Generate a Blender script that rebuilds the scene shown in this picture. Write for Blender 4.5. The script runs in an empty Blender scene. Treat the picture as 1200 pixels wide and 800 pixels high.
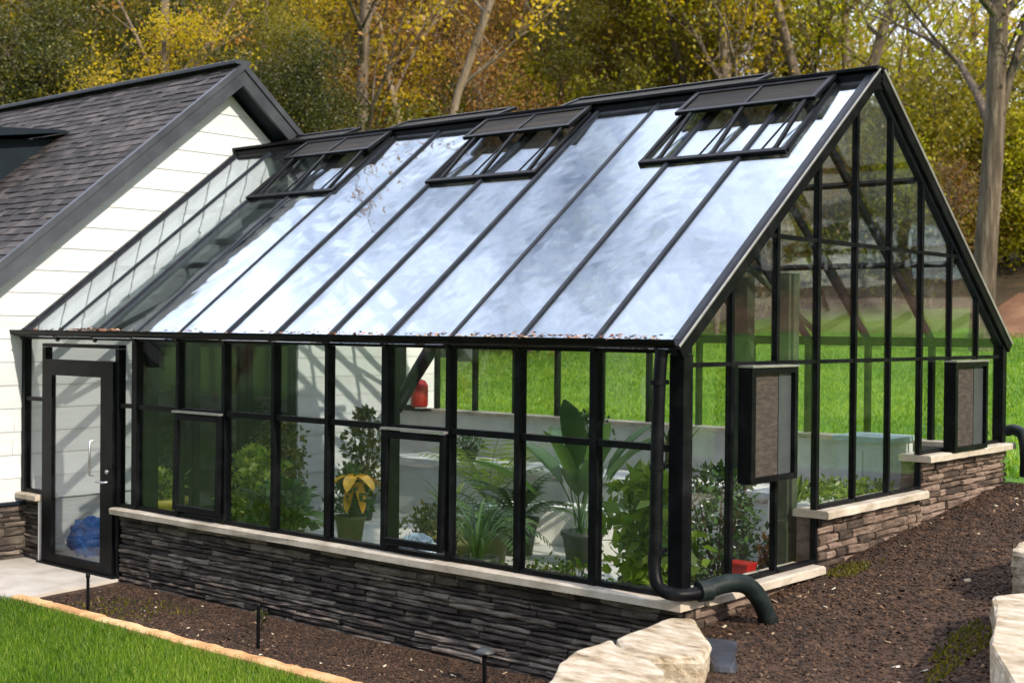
import bpy, bmesh, math, random
import numpy as np
from mathutils import Vector, Matrix, noise
R = math.radians
random.seed(7); rng = np.random.default_rng(7)
SC = bpy.context.scene; COL = SC.collection

# ------------------------------------------------------------ camera
cam = bpy.data.cameras.new('camera'); co = bpy.data.objects.new('camera', cam); COL.objects.link(co)
SC.camera = co
CP = (4.9123, -7.3912, 2.462); YAW, PIT, ROLL = 2.2818, -0.0102, 0.0090
fw = Vector((math.cos(YAW)*math.cos(PIT), math.sin(YAW)*math.cos(PIT), math.sin(PIT)))
rt = Vector((math.sin(YAW), -math.cos(YAW), 0)); up = rt.cross(fw)
r2 = rt*math.cos(ROLL)+up*math.sin(ROLL); u2 = -rt*math.sin(ROLL)+up*math.cos(ROLL)
M = Matrix((r2, u2, -fw)).transposed().to_4x4(); M.translation = Vector(CP)
co.matrix_world = M
cam.sensor_width = 36; cam.lens = 36*1578.23/1200; cam.clip_start = .05; cam.clip_end = 3000
cam.dof.use_dof = True; cam.dof.focus_distance = 10.8; cam.dof.aperture_fstop = 2.0
# ------------------------------------------------------------ light
SUN_AZ = math.atan2(-.12, 1); SUN_EL = R(33)
sd = Vector((math.cos(SUN_AZ)*math.cos(SUN_EL), math.sin(SUN_AZ)*math.cos(SUN_EL), math.sin(SUN_EL)))
w = bpy.data.worlds.new('World'); SC.world = w; w.use_nodes = True
nt = w.node_tree; N = nt.nodes; LK = nt.links; bg = N['Background']
sky = N.new('ShaderNodeTexSky'); sky.sky_type = 'NISHITA'; sky.sun_disc = False
sky.sun_elevation = SUN_EL; sky.sun_rotation = math.pi/2 - SUN_AZ
sky.air_density = 1.0; sky.dust_density = 1.5; sky.ozone_density = 1.5
tc = N.new('ShaderNodeTexCoord'); mp = N.new('ShaderNodeMapping'); mp.inputs['Scale'].default_value = (1, 1, 2.2)
cn = N.new('ShaderNodeTexNoise'); cn.inputs['Scale'].default_value = 2.6; cn.inputs['Detail'].default_value = 9; cn.inputs['Roughness'].default_value = .6
cr = N.new('ShaderNodeValToRGB'); cr.color_ramp.elements[0].position = .25; cr.color_ramp.elements[1].position = .6
mx = N.new('ShaderNodeMixRGB'); mx.inputs[2].default_value = (26.5, 28, 33, 1)
LK.new(tc.outputs['Generated'], mp.inputs[0]); LK.new(mp.outputs[0], cn.inputs['Vector']); LK.new(cn.outputs[0], cr.inputs[0])
vm = N.new('ShaderNodeVectorMath'); vm.operation = 'DOT_PRODUCT'; vm.inputs[1].default_value = (-.62, .30, .72)   # unseen cloud bank, added where the roof glass mirrors the sky
LK.new(tc.outputs['Generated'], vm.inputs[0]); mr = N.new('ShaderNodeMapRange'); mr.inputs[1].default_value = .25; mr.inputs[2].default_value = .8; mr.inputs[3].default_value = .05; mr.inputs[4].default_value = 1
LK.new(vm.outputs['Value'], mr.inputs[0]); mm = N.new('ShaderNodeMath'); mm.operation = 'MULTIPLY'; LK.new(cr.outputs[0], mm.inputs[0]); LK.new(mr.outputs[0], mm.inputs[1]); LK.new(mm.outputs[0], mx.inputs[0]); LK.new(sky.outputs[0], mx.inputs[1]); LK.new(mx.outputs[0], bg.inputs[0])
bg.inputs[1].default_value = .1
sl = bpy.data.lights.new('sun', 'SUN'); so = bpy.data.objects.new('sun', sl); COL.objects.link(so)
sl.energy = 3.9; sl.angle = R(.6); sl.color = (1, .89, .74)
so.rotation_euler = sd.to_track_quat('Z', 'Y').to_euler(); so.location = (20, 10, 20)
SC.view_settings.view_transform = 'Standard'; SC.view_settings.look = 'None'; SC.view_settings.gamma = 1
SC.view_settings.exposure = 0.4
SC.render.engine = 'CYCLES'; cy = SC.cycles
cy.max_bounces = 10; cy.transparent_max_bounces = 32; cy.diffuse_bounces = 3; cy.glossy_bounces = 4; cy.transmission_bounces = 6
cy.caustics_reflective = False; cy.caustics_refractive = False; cy.use_denoising = True
cy.sample_clamp_indirect = 6

# ------------------------------------------------------------ materials
MATS = {}
def newmat(name):
    m = bpy.data.materials.new(name); m.use_nodes = True; MATS[name] = m
    t = m.node_tree; return m, t.nodes, t.links, t.nodes['Principled BSDF']
def ramp(n, cols, pos=None):
    r = n.new('ShaderNodeValToRGB'); e = r.color_ramp.elements
    k = len(cols)
    while len(e) < k: e.new(.5)
    for i, c in enumerate(cols):
        e[i].position = pos[i] if pos else i/(k-1); e[i].color = (*c, 1)
    return r
def mat(name, cols, scale=5, rough=.6, bump=.0, bscale=None, metal=0, pos=None, var=0, detail=6, stretch=(1, 1, 1), spec=.5, dist=.02, rdn=0):
    """colour ramp over object-space noise, optional per-face 'var' attribute and bump"""
    m, n, l, p = newmat(name)
    tc = n.new('ShaderNodeTexCoord'); mp = n.new('ShaderNodeMapping'); mp.inputs['Scale'].default_value = stretch
    l.new(tc.outputs['Object'], mp.inputs[0])
    nz = n.new('ShaderNodeTexNoise'); nz.inputs['Scale'].default_value = scale; nz.inputs['Detail'].default_value = detail
    nz.inputs['Roughness'].default_value = .62; l.new(mp.outputs[0], nz.inputs['Vector'])
    fac = nz.outputs[0]
    if not pos: pos = [.28+.44*i/(max(1, len(cols)-1)) for i in range(len(cols))]
    if var or rdn:
        src = None
        if var: a = n.new('ShaderNodeAttribute'); a.attribute_name = 'var'; src = a.outputs['Fac']; amt = var
        else: a = n.new('ShaderNodeObjectInfo'); src = a.outputs['Random']; amt = rdn
        s = n.new('ShaderNodeMath'); s.operation = 'MULTIPLY_ADD'; s.inputs[1].default_value = amt; s.inputs[2].default_value = -amt/2
        l.new(src, s.inputs[0]); ad = n.new('ShaderNodeMath'); l.new(s.outputs[0], ad.inputs[0]); l.new(fac, ad.inputs[1]); fac = ad.outputs[0]
    rp = ramp(n, cols, pos); l.new(fac, rp.inputs[0]); l.new(rp.outputs[0], p.inputs['Base Color'])
    p.inputs['Roughness'].default_value = rough; p.inputs['Metallic'].default_value = metal; p.inputs['Specular IOR Level'].default_value = spec
    if bump:
        bn = n.new('ShaderNodeTexNoise'); bn.inputs['Scale'].default_value = bscale or scale*4; bn.inputs['Detail'].default_value = 8
        bn.inputs['Roughness'].default_value = .65
        l.new(mp.outputs[0], bn.inputs['Vector']); b = n.new('ShaderNodeBump'); b.inputs['Strength'].default_value = bump; b.inputs['Distance'].default_value = dist
        l.new(bn.outputs[0], b.inputs['Height']); l.new(b.outputs[0], p.inputs['Normal'])
    return m
def leafmat(name, cols, trans=.45, tcol=None, rdn=.5, rough=.5):
    m, n, l, p = newmat(name)
    a = n.new('ShaderNodeAttribute'); a.attribute_name = 'var'; oi = n.new('ShaderNodeObjectInfo')
    s = n.new('ShaderNodeMath'); s.operation = 'MULTIPLY_ADD'; s.inputs[1].default_value = rdn; s.inputs[2].default_value = -rdn/2
    l.new(oi.outputs['Random'], s.inputs[0]); ad = n.new('ShaderNodeMath'); l.new(s.outputs[0], ad.inputs[0]); l.new(a.outputs['Fac'], ad.inputs[1])
    rp = ramp(n, cols); l.new(ad.outputs[0], rp.inputs[0])
    l.new(rp.outputs[0], p.inputs['Base Color']); p.inputs['Roughness'].default_value = rough
    t = n.new('ShaderNodeBsdfTranslucent'); mc = n.new('ShaderNodeMixRGB'); mc.blend_type = 'MULTIPLY'; mc.inputs[0].default_value = 1
    mc.inputs[2].default_value = (*(tcol or (1.5, 1.5, .7)), 1); l.new(rp.outputs[0], mc.inputs[1]); l.new(mc.outputs[0], t.inputs[0])
    mxs = n.new('ShaderNodeMixShader'); mxs.inputs[0].default_value = trans
    l.new(p.outputs[0], mxs.inputs[1]); l.new(t.outputs[0], mxs.inputs[2]); l.new(mxs.outputs[0], n['Material Output'].inputs[0])
    return m
def glassmat(name, boost=1.0, base=.04, tint=(.93, .97, .95), rtint=(1, 1, 1), wob=.04, wscale=2.0, dirt=.0, power=2.2):
    """thin pane: transparent + mirror weighted by viewing angle, slight wobble, dust film"""
    m, n, l, p = newmat(name); n.remove(p)
    tr = n.new('ShaderNodeBsdfTransparent'); tr.inputs[0].default_value = (*tint, 1)
    gl = n.new('ShaderNodeBsdfGlossy'); gl.inputs['Roughness'].default_value = .015; gl.inputs[0].default_value = (*rtint, 1)
    lw = n.new('ShaderNodeLayerWeight'); lw.inputs[0].default_value = .5
    pw = n.new('ShaderNodeMath'); pw.operation = 'POWER'; pw.inputs[1].default_value = power; l.new(lw.outputs['Facing'], pw.inputs[0])
    ma = n.new('ShaderNodeMath'); ma.operation = 'MULTIPLY_ADD'; ma.use_clamp = True; ma.inputs[1].default_value = boost; ma.inputs[2].default_value = base
    l.new(pw.outputs[0], ma.inputs[0])
    tc = n.new('ShaderNodeTexCoord'); nz = n.new('ShaderNodeTexNoise'); nz.inputs['Scale'].default_value = wscale; nz.inputs['Detail'].default_value = 2
    l.new(tc.outputs['Object'], nz.inputs['Vector']); b = n.new('ShaderNodeBump'); b.inputs['Strength'].default_value = wob; b.inputs['Distance'].default_value = .1
    l.new(nz.outputs[0], b.inputs['Height']); l.new(b.outputs[0], gl.inputs['Normal'])
    ms = n.new('ShaderNodeMixShader'); l.new(ma.outputs[0], ms.inputs[0]); l.new(tr.outputs[0], ms.inputs[1]); l.new(gl.outputs[0], ms.inputs[2])
    out = ms.outputs[0]
    if dirt:
        df = n.new('ShaderNodeBsdfDiffuse'); df.inputs[0].default_value = (.55, .58, .6, 1)
        dn = n.new('ShaderNodeTexNoise'); dn.inputs['Scale'].default_value = 3.2; dn.inputs['Detail'].default_value = 9; dn.inputs['Roughness'].default_value = .7
        mp = n.new('ShaderNodeMapping'); mp.inputs['Scale'].default_value = (3.5, .6, .6); l.new(tc.outputs['Object'], mp.inputs[0]); l.new(mp.outputs[0], dn.inputs['Vector'])
        dr = n.new('ShaderNodeMapRange'); dr.inputs[1].default_value = .4; dr.inputs[2].default_value = .75; dr.inputs[3].default_value = dirt*.25; dr.inputs[4].default_value = dirt
        l.new(dn.outputs[0], dr.inputs[0]); m2 = n.new('ShaderNodeMixShader'); l.new(dr.outputs[0], m2.inputs[0]); l.new(out, m2.inputs[1]); l.new(df.outputs[0], m2.inputs[2]); out = m2.outputs[0]
    l.new(out, n['Material Output'].inputs[0]); return m

mat('black_paint', [(.001, .0015, .002), (.004, .0045, .006), (.012, .013, .015)], 6, .42, .08, 40, spec=.12, dist=.004)
mat('roof_bar', [(.002, .003, .006), (.006, .009, .016), (.016, .02, .028)], 7, .45, .1, 40, spec=.2, dist=.004)
mat('pipe_green', [(.003, .007, .007), (.008, .014, .014), (.025, .032, .03)], 7, .48, .1, 30, dist=.004, spec=.2)
mat('algae_post', [(.012, .02, .012), (.03, .05, .025), (.07, .085, .05)], 5, .6, .2, 30, dist=.006)
mat('silver_edge', [(.3, .29, .28), (.5, .49, .47)], 8, .35, metal=.6)
mat('siding_white', [(.55, .57, .59), (.65, .675, .7), (.7, .725, .75)], 1.6, .55, .12, 60, var=.18, stretch=(1, .25, 3), dist=.003)
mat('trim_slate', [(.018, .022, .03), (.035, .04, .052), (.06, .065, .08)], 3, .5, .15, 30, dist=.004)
mat('dark_navy', [(.004, .009, .015), (.008, .016, .025)], 3, .6, spec=.2)
mat('shingle', [(.015, .013, .014), (.03, .025, .026), (.054, .044, .044), (.09, .075, .073)], 5, .9, .6, 90, var=.38, dist=.006)
mat('ledge_stone', [(.02, .015, .012), (.058, .044, .036), (.12, .095, .078), (.24, .2, .165)], 5, .8, 1.0, 11, var=.38, stretch=(1, 1, 3.2), dist=.025)
mat('ledge_brown', [(.04, .027, .02), (.095, .064, .047), (.165, .113, .085), (.26, .19, .15)], 5, .85, 1.0, 13, var=.42, stretch=(1, 1, 2.6), dist=.025)
mat('mortar_dark', [(.012, .01, .01), (.03, .025, .022)], 8, .95)
mat('sill_stone', [(.3, .25, .19), (.46, .4, .32), (.6, .54, .46)], 4, .75, .5, 30, dist=.008)
mat('limestone', [(.15, .1, .06), (.44, .34, .22), (.6, .51, .38), (.74, .68, .56)], 5.5, .85, 1.0, 16, dist=.03, pos=[.28, .42, .55, .72], detail=10, stretch=(1, 2.2, 2.2))
mat('edge_stone', [(.36, .16, .06), (.58, .32, .13), (.7, .47, .24)], 4, .8, .6, 25, rdn=.25, dist=.01)
mat('concrete', [(.38, .34, .3), (.5, .46, .41), (.58, .54, .49)], 3, .85, .3, 60, dist=.004)
mat('floor_conc', [(.4, .4, .39), (.54, .54, .53), (.64, .64, .63)], 2, .6, .2, 40, dist=.004)
mat('plaster_white', [(.58, .58, .56), (.74, .74, .72), (.82, .82, .8)], 2.5, .8, .3, 20, dist=.01)
mat('mulch', [(.012, .006, .003), (.046, .022, .011), (.1, .05, .025), (.17, .092, .048)], 9, .95, 1.0, 45, dist=.04)
mat('soil_red', [(.09, .04, .02), (.2, .095, .05), (.3, .17, .09)], .8, .95, .8, 8, dist=.05)
mat('forest_floor', [(.02, .017, .008), (.06, .04, .018), (.12, .075, .03)], .8, .95, .9, 6, dist=.1)
mat('lawn_soil', [(.02, .045, .006), (.045, .1, .012), (.08, .14, .02)], 3, .9, .8, 60, dist=.03)
mat('lawn_far', [(.05, .15, .006), (.095, .24, .012), (.16, .32, .025), (.2, .3, .04)], .9, .9, 1.0, 40, dist=.06, stretch=(.5, 1, 1), detail=10)
mat('bark_chip', [(.016, .008, .004), (.055, .027, .013), (.12, .062, .031), (.32, .21, .12)], 1, .9, var=1.0, pos=[.1, .5, .85, 1.05])
mat('rust_litter', [(.05, .02, .01), (.2, .07, .03), (.35, .16, .08), (.4, .3, .2)], 3, .9, var=.8)
mat('bark_grey', [(.035, .026, .018), (.13, .096, .07), (.29, .23, .175)], 2.8, .9, 1.0, 7, stretch=(4, 4, .45), dist=.06, rdn=.3)
mat('bark_pale', [(.08, .06, .042), (.19, .145, .1), (.32, .25, .185)], 2.5, .9, .8, 7, stretch=(3, 3, .5), dist=.04, rdn=.3)
mat('twig', [(.07, .045, .03), (.15, .1, .065)], 3, .9)
mat('terracotta_dark', [(.015, .018, .018), (.03, .034, .034)], 4, .5)
mat('pot_olive', [(.06, .07, .03), (.11, .12, .055)], 4, .6)
mat('red_paint', [(.3, .008, .006), (.42, .015, .01)], 5, .4)
mat('yellow_petal', [(.75, .38, .01), (.85, .5, .03)], 8, .5)
mat('pot_yellow', [(.3, .27, .03), (.4, .36, .05)], 5, .5)
mat('blue_tarp', [(.01, .07, .28), (.02, .16, .5), (.05, .3, .7)], 5, .35, .6, 9, dist=.03)
mat('white_plastic', [(.62, .64, .66), (.75, .76, .78)], 4, .4)
mat('pale_blue', [(.3, .42, .5), (.5, .6, .66)], 6, .4, .5, 14, dist=.02)
mat('brick_panel', [(.018, .015, .013), (.045, .036, .03), (.09, .07, .056)], 9, .8, .4, 40, stretch=(1, 1, 4), dist=.004)
mat('grey_panel', [(.035, .042, .046), (.06, .07, .075)], 5, .5)
mat('steel', [(.4, .41, .42), (.55, .56, .57)], 9, .3, metal=.8)
mat('rubble', [(.05, .045, .03), (.14, .12, .08), (.26, .23, .17)], 6, .9, .8, 20, var=.4, dist=.02)
glassmat('glass_roof', boost=.45, base=.17, wob=.035, wscale=2.2, dirt=.03, power=1.15, tint=(.9, .93, .94), rtint=(.84, .92, 1))
glassmat('glass_rear', boost=.5, base=.06, wob=.05, dirt=.03)
mat('flap_reflect_brown', [(.003, .0025, .0015), (.014, .011, .006), (.04, .03, .014)], 3, .6, .2, 12, spec=.12, stretch=(.4, 4, 4), dist=.01)  # opaque vent flaps, brown of reflected trees put into the colour
glassmat('glass_wall', boost=.36, base=.03, wob=.05, wscale=1.4, dirt=0, power=3.2, tint=(.97, .98, .97))
glassmat('glass_flap', boost=.5, base=.1, wob=.05, wscale=1.4, dirt=.05, power=1.0, tint=(.12, .09, .06), rtint=(.8, .65, .45))
mat('glass_dark', [(.006, .009, .008), (.014, .02, .017)], 1, .06, spec=.7)
leafmat('leaf_olive', [(.03, .036, .004), (.09, .095, .008), (.19, .17, .014), (.33, .26, .02)])
leafmat('leaf_gold', [(.22, .17, .008), (.42, .32, .015), (.6, .43, .02), (.7, .5, .04)], trans=.55)
leafmat('leaf_lime', [(.16, .17, .008), (.3, .32, .014), (.46, .45, .022), (.6, .54, .04)], trans=.5)
leafmat('leaf_brown', [(.07, .035, .01), (.2, .1, .022), (.36, .185, .04), (.5, .3, .07)], trans=.35, tcol=(1.4, 1.1, .6))
leafmat('leaf_dark', [(.014, .02, .004), (.038, .05, .006), (.085, .09, .011), (.17, .15, .018)], trans=.3)
leafmat('leaf_house', [(.01, .032, .01), (.025, .07, .018), (.05, .12, .03), (.09, .17, .05)], trans=.3, rough=.35)
leafmat('leaf_houselime', [(.05, .1, .015), (.11, .2, .02), (.2, .3, .04), (.3, .36, .08)], trans=.4, rough=.4)
leafmat('grass_blade', [(.02, .06, .004), (.07, .15, .008), (.15, .26, .016), (.36, .4, .07)], trans=.4, tcol=(1.4, 1.6, .6), rdn=0)
leafmat('grass_far', [(.05, .13, .006), (.11, .23, .01), (.21, .34, .018), (.38, .45, .05)], trans=.4, tcol=(1.3, 1.5, .6), rdn=0)

# ------------------------------------------------------------ mesh builder
class MB:
    def __init__(s): s.v = []; s.f = []; s.var = []; s.sm = []
    def add(s, vs, fs, var=None, smooth=False):
        o = len(s.v); s.v += [tuple(x) for x in vs]; s.f += [tuple(i+o for i in f) for f in fs]
        k = random.random() if var is None else var
        s.var += [k]*len(fs); s.sm += [smooth]*len(fs); return s
    def box(s, x0, x1, y0, y1, z0, z1, var=None, jit=0):
        v = [(x, y, z) for z in (z0, z1) for y in (y0, y1) for x in (x0, x1)]
        if jit: v = [tuple(c+random.uniform(-jit, jit) for c in p) for p in v]
        return s.add(v, [(0, 2, 3, 1), (4, 5, 7, 6), (0, 1, 5, 4), (2, 6, 7, 3), (0, 4, 6, 2), (1, 3, 7, 5)], var)
    def bar(s, a, b, wdt, hgt, upv=(0, 0, 1), ch=.15):
        """bar from a to b with a chamfered rectangular section (w across, h along upv)"""
        a = Vector(a); b = Vector(b); d = (b-a).normalized(); upv = Vector(upv); sx = d.cross(upv).normalized(); sz = sx.cross(d).normalized()
        w2, h2 = wdt/2, hgt/2; c = min(w2, h2)*ch*2
        pr = [(-w2+c, -h2), (w2-c, -h2), (w2, -h2+c), (w2, h2-c), (w2-c, h2), (-w2+c, h2), (-w2, h2-c), (-w2, -h2+c)]
        vs = [q+sx*x+sz*z for q in (a, b) for x, z in pr]
        fs = [(i, (i+1) % 8, 8+(i+1) % 8, 8+i) for i in range(8)]+[tuple(range(7, -1, -1)), tuple(range(8, 16))]
        return s.add(vs, fs)
    def tube(s, pts, rad, n=10, cap=True, var=None, smooth=True):
        pts = [Vector(p) for p in pts]; k = len(pts); rad = [rad]*k if isinstance(rad, (int, float)) else rad
        ref = Vector((0.31, .21, .93)); vs = []; px = None
        for i, p in enumerate(pts):
            d = (pts[min(i+1, k-1)]-pts[max(i-1, 0)]).normalized()
            if px is None: px = d.cross(ref if abs(d.dot(ref)) < .9 else Vector((1, 0, 0))).normalized()
            else: px = (px-d*px.dot(d)).normalized()
            py = d.cross(px)
            vs += [p+(px*math.cos(2*math.pi*j/n)+py*math.sin(2*math.pi*j/n))*rad[i] for j in range(n)]
        fs = [(i*n+j, i*n+(j+1) % n, (i+1)*n+(j+1) % n, (i+1)*n+j) for i in range(k-1) for j in range(n)]
        s.add(vs, fs, var, smooth)
        if cap: s.add(vs[:n], [tuple(range(n-1, -1, -1))], s.var[-1]); s.add(vs[-n:], [tuple(range(n))], s.var[-1])
        return s
    def lathe(s, prof, c=(0, 0, 0), n=20, smooth=True, var=None):
        vs = [(c[0]+r*math.cos(2*math.pi*j/n), c[1]+r*math.sin(2*math.pi*j/n), c[2]+z) for r, z in prof for j in range(n)]
        fs = [(i*n+j, i*n+(j+1) % n, (i+1)*n+(j+1) % n, (i+1)*n+j) for i in range(len(prof)-1) for j in range(n)]
        return s.add(vs, fs, var, smooth)
    def prism(s, poly, axis, a, b, var=None):
        """2-D polygon extruded along axis ('x': poly is (y,z); 'y': (x,z); 'z': (x,y))"""
        f = {'x': lambda p, t: (t, p[0], p[1]), 'y': lambda p, t: (p[0], t, p[1]), 'z': lambda p, t: (p[0], p[1], t)}[axis]
        n = len(poly); vs = [f(p, a) for p in poly]+[f(p, b) for p in poly]
        return s.add(vs, [tuple(range(n-1, -1, -1)), tuple(range(n, 2*n))]+[(i, (i+1) % n, n+(i+1) % n, n+i) for i in range(n)], var)
    def build(s, name, m, parent=None, fixn=True):
        me = bpy.data.meshes.new(name); me.from_pydata(s.v, [], s.f); me.update()
        at = me.attributes.new('var', 'FLOAT', 'FACE'); at.data.foreach_set('value', np.array(s.var, dtype=np.float32))
        me.polygons.foreach_set('use_smooth', s.sm)
        if fixn:
            bm = bmesh.new(); bm.from_mesh(me); bmesh.ops.recalc_face_normals(bm, faces=bm.faces); bm.to_mesh(me); bm.free()
        me.materials.append(MATS[m] if isinstance(m, str) else m)
        o = bpy.data.objects.new(name, me); COL.objects.link(o)
        if parent: o.parent = parent
        return o
def npmesh(name, V, F, var, m, parent=None, smooth=False):
    """big mesh from numpy arrays (quads or tris, all same size)"""
    me = bpy.data.meshes.new(name); nv, nf, k = len(V), len(F), F.shape[1]
    me.vertices.add(nv); me.vertices.foreach_set('co', V.astype(np.float32).ravel())
    me.loops.add(nf*k); me.loops.foreach_set('vertex_index', F.astype(np.int32).ravel())
    me.polygons.add(nf); me.polygons.foreach_set('loop_start', np.arange(0, nf*k, k, dtype=np.int32))
    me.polygons.foreach_set('loop_total', np.full(nf, k, dtype=np.int32)) if False else None
    me.update(calc_edges=True); me.validate()
    at = me.attributes.new('var', 'FLOAT', 'FACE'); at.data.foreach_set('value', var.astype(np.float32))
    if smooth: me.polygons.foreach_set('use_smooth', np.ones(nf, bool))
    me.materials.append(MATS[m]); o = bpy.data.objects.new(name, me); COL.objects.link(o)
    if parent: o.parent = parent
    return o
def tag(o, label, cat, group=None):
    o['label'] = label; o['category'] = cat
    if group: o['group'] = group
    return o
def thing(name, label, cat, loc=(0, 0, 0), group=None, rz=0):
    o = bpy.data.objects.new(name, None); COL.objects.link(o); o.location = loc; o.rotation_euler = (0, 0, rz); o.empty_display_size = .2
    return tag(o, label, cat, group)
def struct(o, k='structure'): o['kind'] = k; return o
def copy_tree(o, parent=None):
    c = o.copy(); COL.objects.link(c)
    if parent: c.parent = parent
    for ch in list(o.children): copy_tree(ch, c)
    return c
def fbm(x, y, sc, sd_=0, oc=4):
    """cheap numpy value field: sum of rotated sines"""
    r = np.random.default_rng(100+sd_); out = np.zeros_like(x, dtype=float); a = 1.; f = sc
    for _ in range(oc):
        for _ in range(3):
            t = r.uniform(0, 6.28); ph = r.uniform(0, 6.28)
            out += a*np.sin(f*(x*np.cos(t)+y*np.sin(t))*r.uniform(.7, 1.4)+ph)
        a *= .5; f *= 2.1
    return out/4

# ------------------------------------------------------------ dimensions
B = .6838; L = 12*B; W = 5.5343; G = W/9; E = 2.36; RZ = 4.5106; SLP = (RZ-E)/(W/2)
S1, S2, S3 = .70, 1.104, 1.399; MID = 1.679; GM1, GM2 = 3.14, 2.226
def rz(y): return E+SLP*(W/2-abs(y-W/2))

# ------------------------------------------------------------ terrain
def H(x, y):
    x = np.asarray(x, float); y = np.asarray(y, float)
    lowy = np.full_like(x, -.02)+.0*x
    path = .45+.1*np.maximum(y, 0)+.03*np.minimum(y, 0)
    path = np.where(y > 5.6, 1.01+.105*(y-5.6), path)
    bank = np.where(y > 18.5, 2.36+.30*(np.minimum(y, 24)-18.5), 0)
    back = np.where(y > 18.5, bank, path)
    back = np.where(y > 24, 4.0+(.16-.11*np.clip((x+14)/8, 0, 1))*(np.minimum(y, 70)-24), back)
    # left of the house the slope rises too
    t = np.clip((x-.1)/.3, 0, 1)                     # step at the limestone blocks
    front = lowy*(1-t)+path*t
    inside = (x < -.04) & (x > -L-9) & (y < W+.06)
    h = np.where(y < -.02, front, np.where(inside, lowy, back))
    tl = np.clip((x+L+12)/3, 0, 1)
    bump = fbm(x, y, 1.1, 3)*.018+fbm(x, y, .25, 5)*.05*np.clip((y-8)/6, 0, 1)
    return h+bump*np.where((y < -.02) & (x < -.3), .35, 1)*np.where(inside, 0, 1)
xs = np.unique(np.round(np.concatenate([[-400, -250, -150, -100, -80], np.arange(-70, -20, 2.5), np.arange(-20, -10, .5), np.arange(-10, 4, .1), [-.25, -.04, -.05], np.arange(4, 12, .5), np.arange(12, 60, 3), [70, 100, 160, 250, 400]]), 3))
ys = np.unique(np.round(np.concatenate([[-400, -250, -150, -80, -60, -40, -25, -15, -10], np.arange(-8, -4, .5), np.arange(-4, 7, .1), [-.02, -.03, W+.06, W+.07], np.arange(7, 27, .4), np.arange(27, 60, 2), [70, 100, 160, 250, 400]]), 3))
X, Y = np.meshgrid(xs, ys); Z = H(X, Y)
cx_ = (X[:-1, :-1]+X[1:, 1:])/2; cy_ = (Y[:-1, :-1]+Y[1:, 1:])/2
idx = np.arange(X.size).reshape(X.shape)
Fq = np.stack([idx[:-1, :-1], idx[:-1, 1:], idx[1:, 1:], idx[1:, :-1]], -1)
wob = fbm(cx_, cy_, .9, 9)*.25
zone = np.full(cx_.shape, 5)                                             # forest floor
zone[(cy_ <= 18.6+wob*2) & (cy_ > 5.6)] = 1                                   # back lawn
zone[(cy_ <= 20.6+wob*2) & (cy_ > 18) & (cx_ <= -5.7)] = 1; zone[(cy_ > 18.6+wob*2) & (cy_ < 23+wob*3) & (cx_ > -5.7+wob)] = 2                 # red soil bank
zone[(cy_ <= 5.6)] = 3                                                   # mulch path
zone[(cy_ <= 5.6) & (cx_ > 2.6+.25*cy_+wob)] = 1
zone[(cy_ < 0) & (cx_ < -.1)] = 4                                          # planting bed
zone[(cy_ < -1.2) & (cx_ < -.1-.2*(cy_+1.2))] = 0                                       # front lawn
for k, (nm, m) in enumerate([('front_lawn', 'lawn_soil'), ('back_lawn', 'lawn_far'), ('soil_bank', 'soil_red'), ('mulch_path', 'mulch'), ('planting_bed', 'mulch'), ('forest_floor', 'forest_floor')]):
    F = Fq[zone == k]; u, inv = np.unique(F, return_inverse=True)
    V = np.stack([X.ravel()[u], Y.ravel()[u], Z.ravel()[u]], -1)
    o = npmesh(nm, V, inv.reshape(F.shape), rng.random(len(F)), m, smooth=True); struct(o)
# concrete pad by the door
mb = MB(); mb.prism([(-16, -.01), (-6.42, -.01), (-6.36, -.3), (-6.3, -.8), (-6.22, -1.18), (-6.5, -1.215), (-16, -1.26)], 'z', -.12, .012)
struct(mb.build('concrete_path', 'concrete'))
# timber / stone lawn edging in lengths
ex = -6.25; k = 0
pos_words = ['pale orange edging block at the path end of the lawn border', 'orange edging block beside the near lamp stake and lawn', 'tan edging block second along the lawn from the path', 'orange tan edging block in the middle of the lawn border', 'sandy edging block in front of the second stake', 'tan edging block past the second stake', 'orange edging block near the bottom edge of the photo', 'edging block at the bottom edge, last one in view', 'edging block beyond the stone wall foot']
while ex < -.5 and k < 9:
    ln = [.55, .8, .75, .85, .8, .7, .8, .8, .5][k]; mb = MB()
    n = 8; vs = []; 
    for i in range(n+1):
        x = ex+ln*i/n+(0.006 if i == 0 else -.006 if i == n else 0); j = lambda a: random.uniform(-a, a)
        y0 = -1.24+j(.004)-.004*math.sin(x*1.3); y1 = y0+.13+j(.006); zt = .045+j(.003)
        vs += [(x, y0, -.1), (x, y0, zt-.015), (x, y0+.018, zt), (x, y1-.018, zt+j(.004)), (x, y1, zt-.015), (x, y1, -.1)]
    fs = [(i*6+j, i*6+j+1, i*6+j+7, i*6+j+6) for i in range(n) for j in range(5)]+[tuple(range(6)), tuple(range(n*6+5, n*6-1, -1))]
    mb.add(vs, fs); o = mb.build('edging_block', 'edge_stone'); tag(o, pos_words[k], 'edging', 'edging blocks between lawn and bed')
    ex += ln; k += 1

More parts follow.
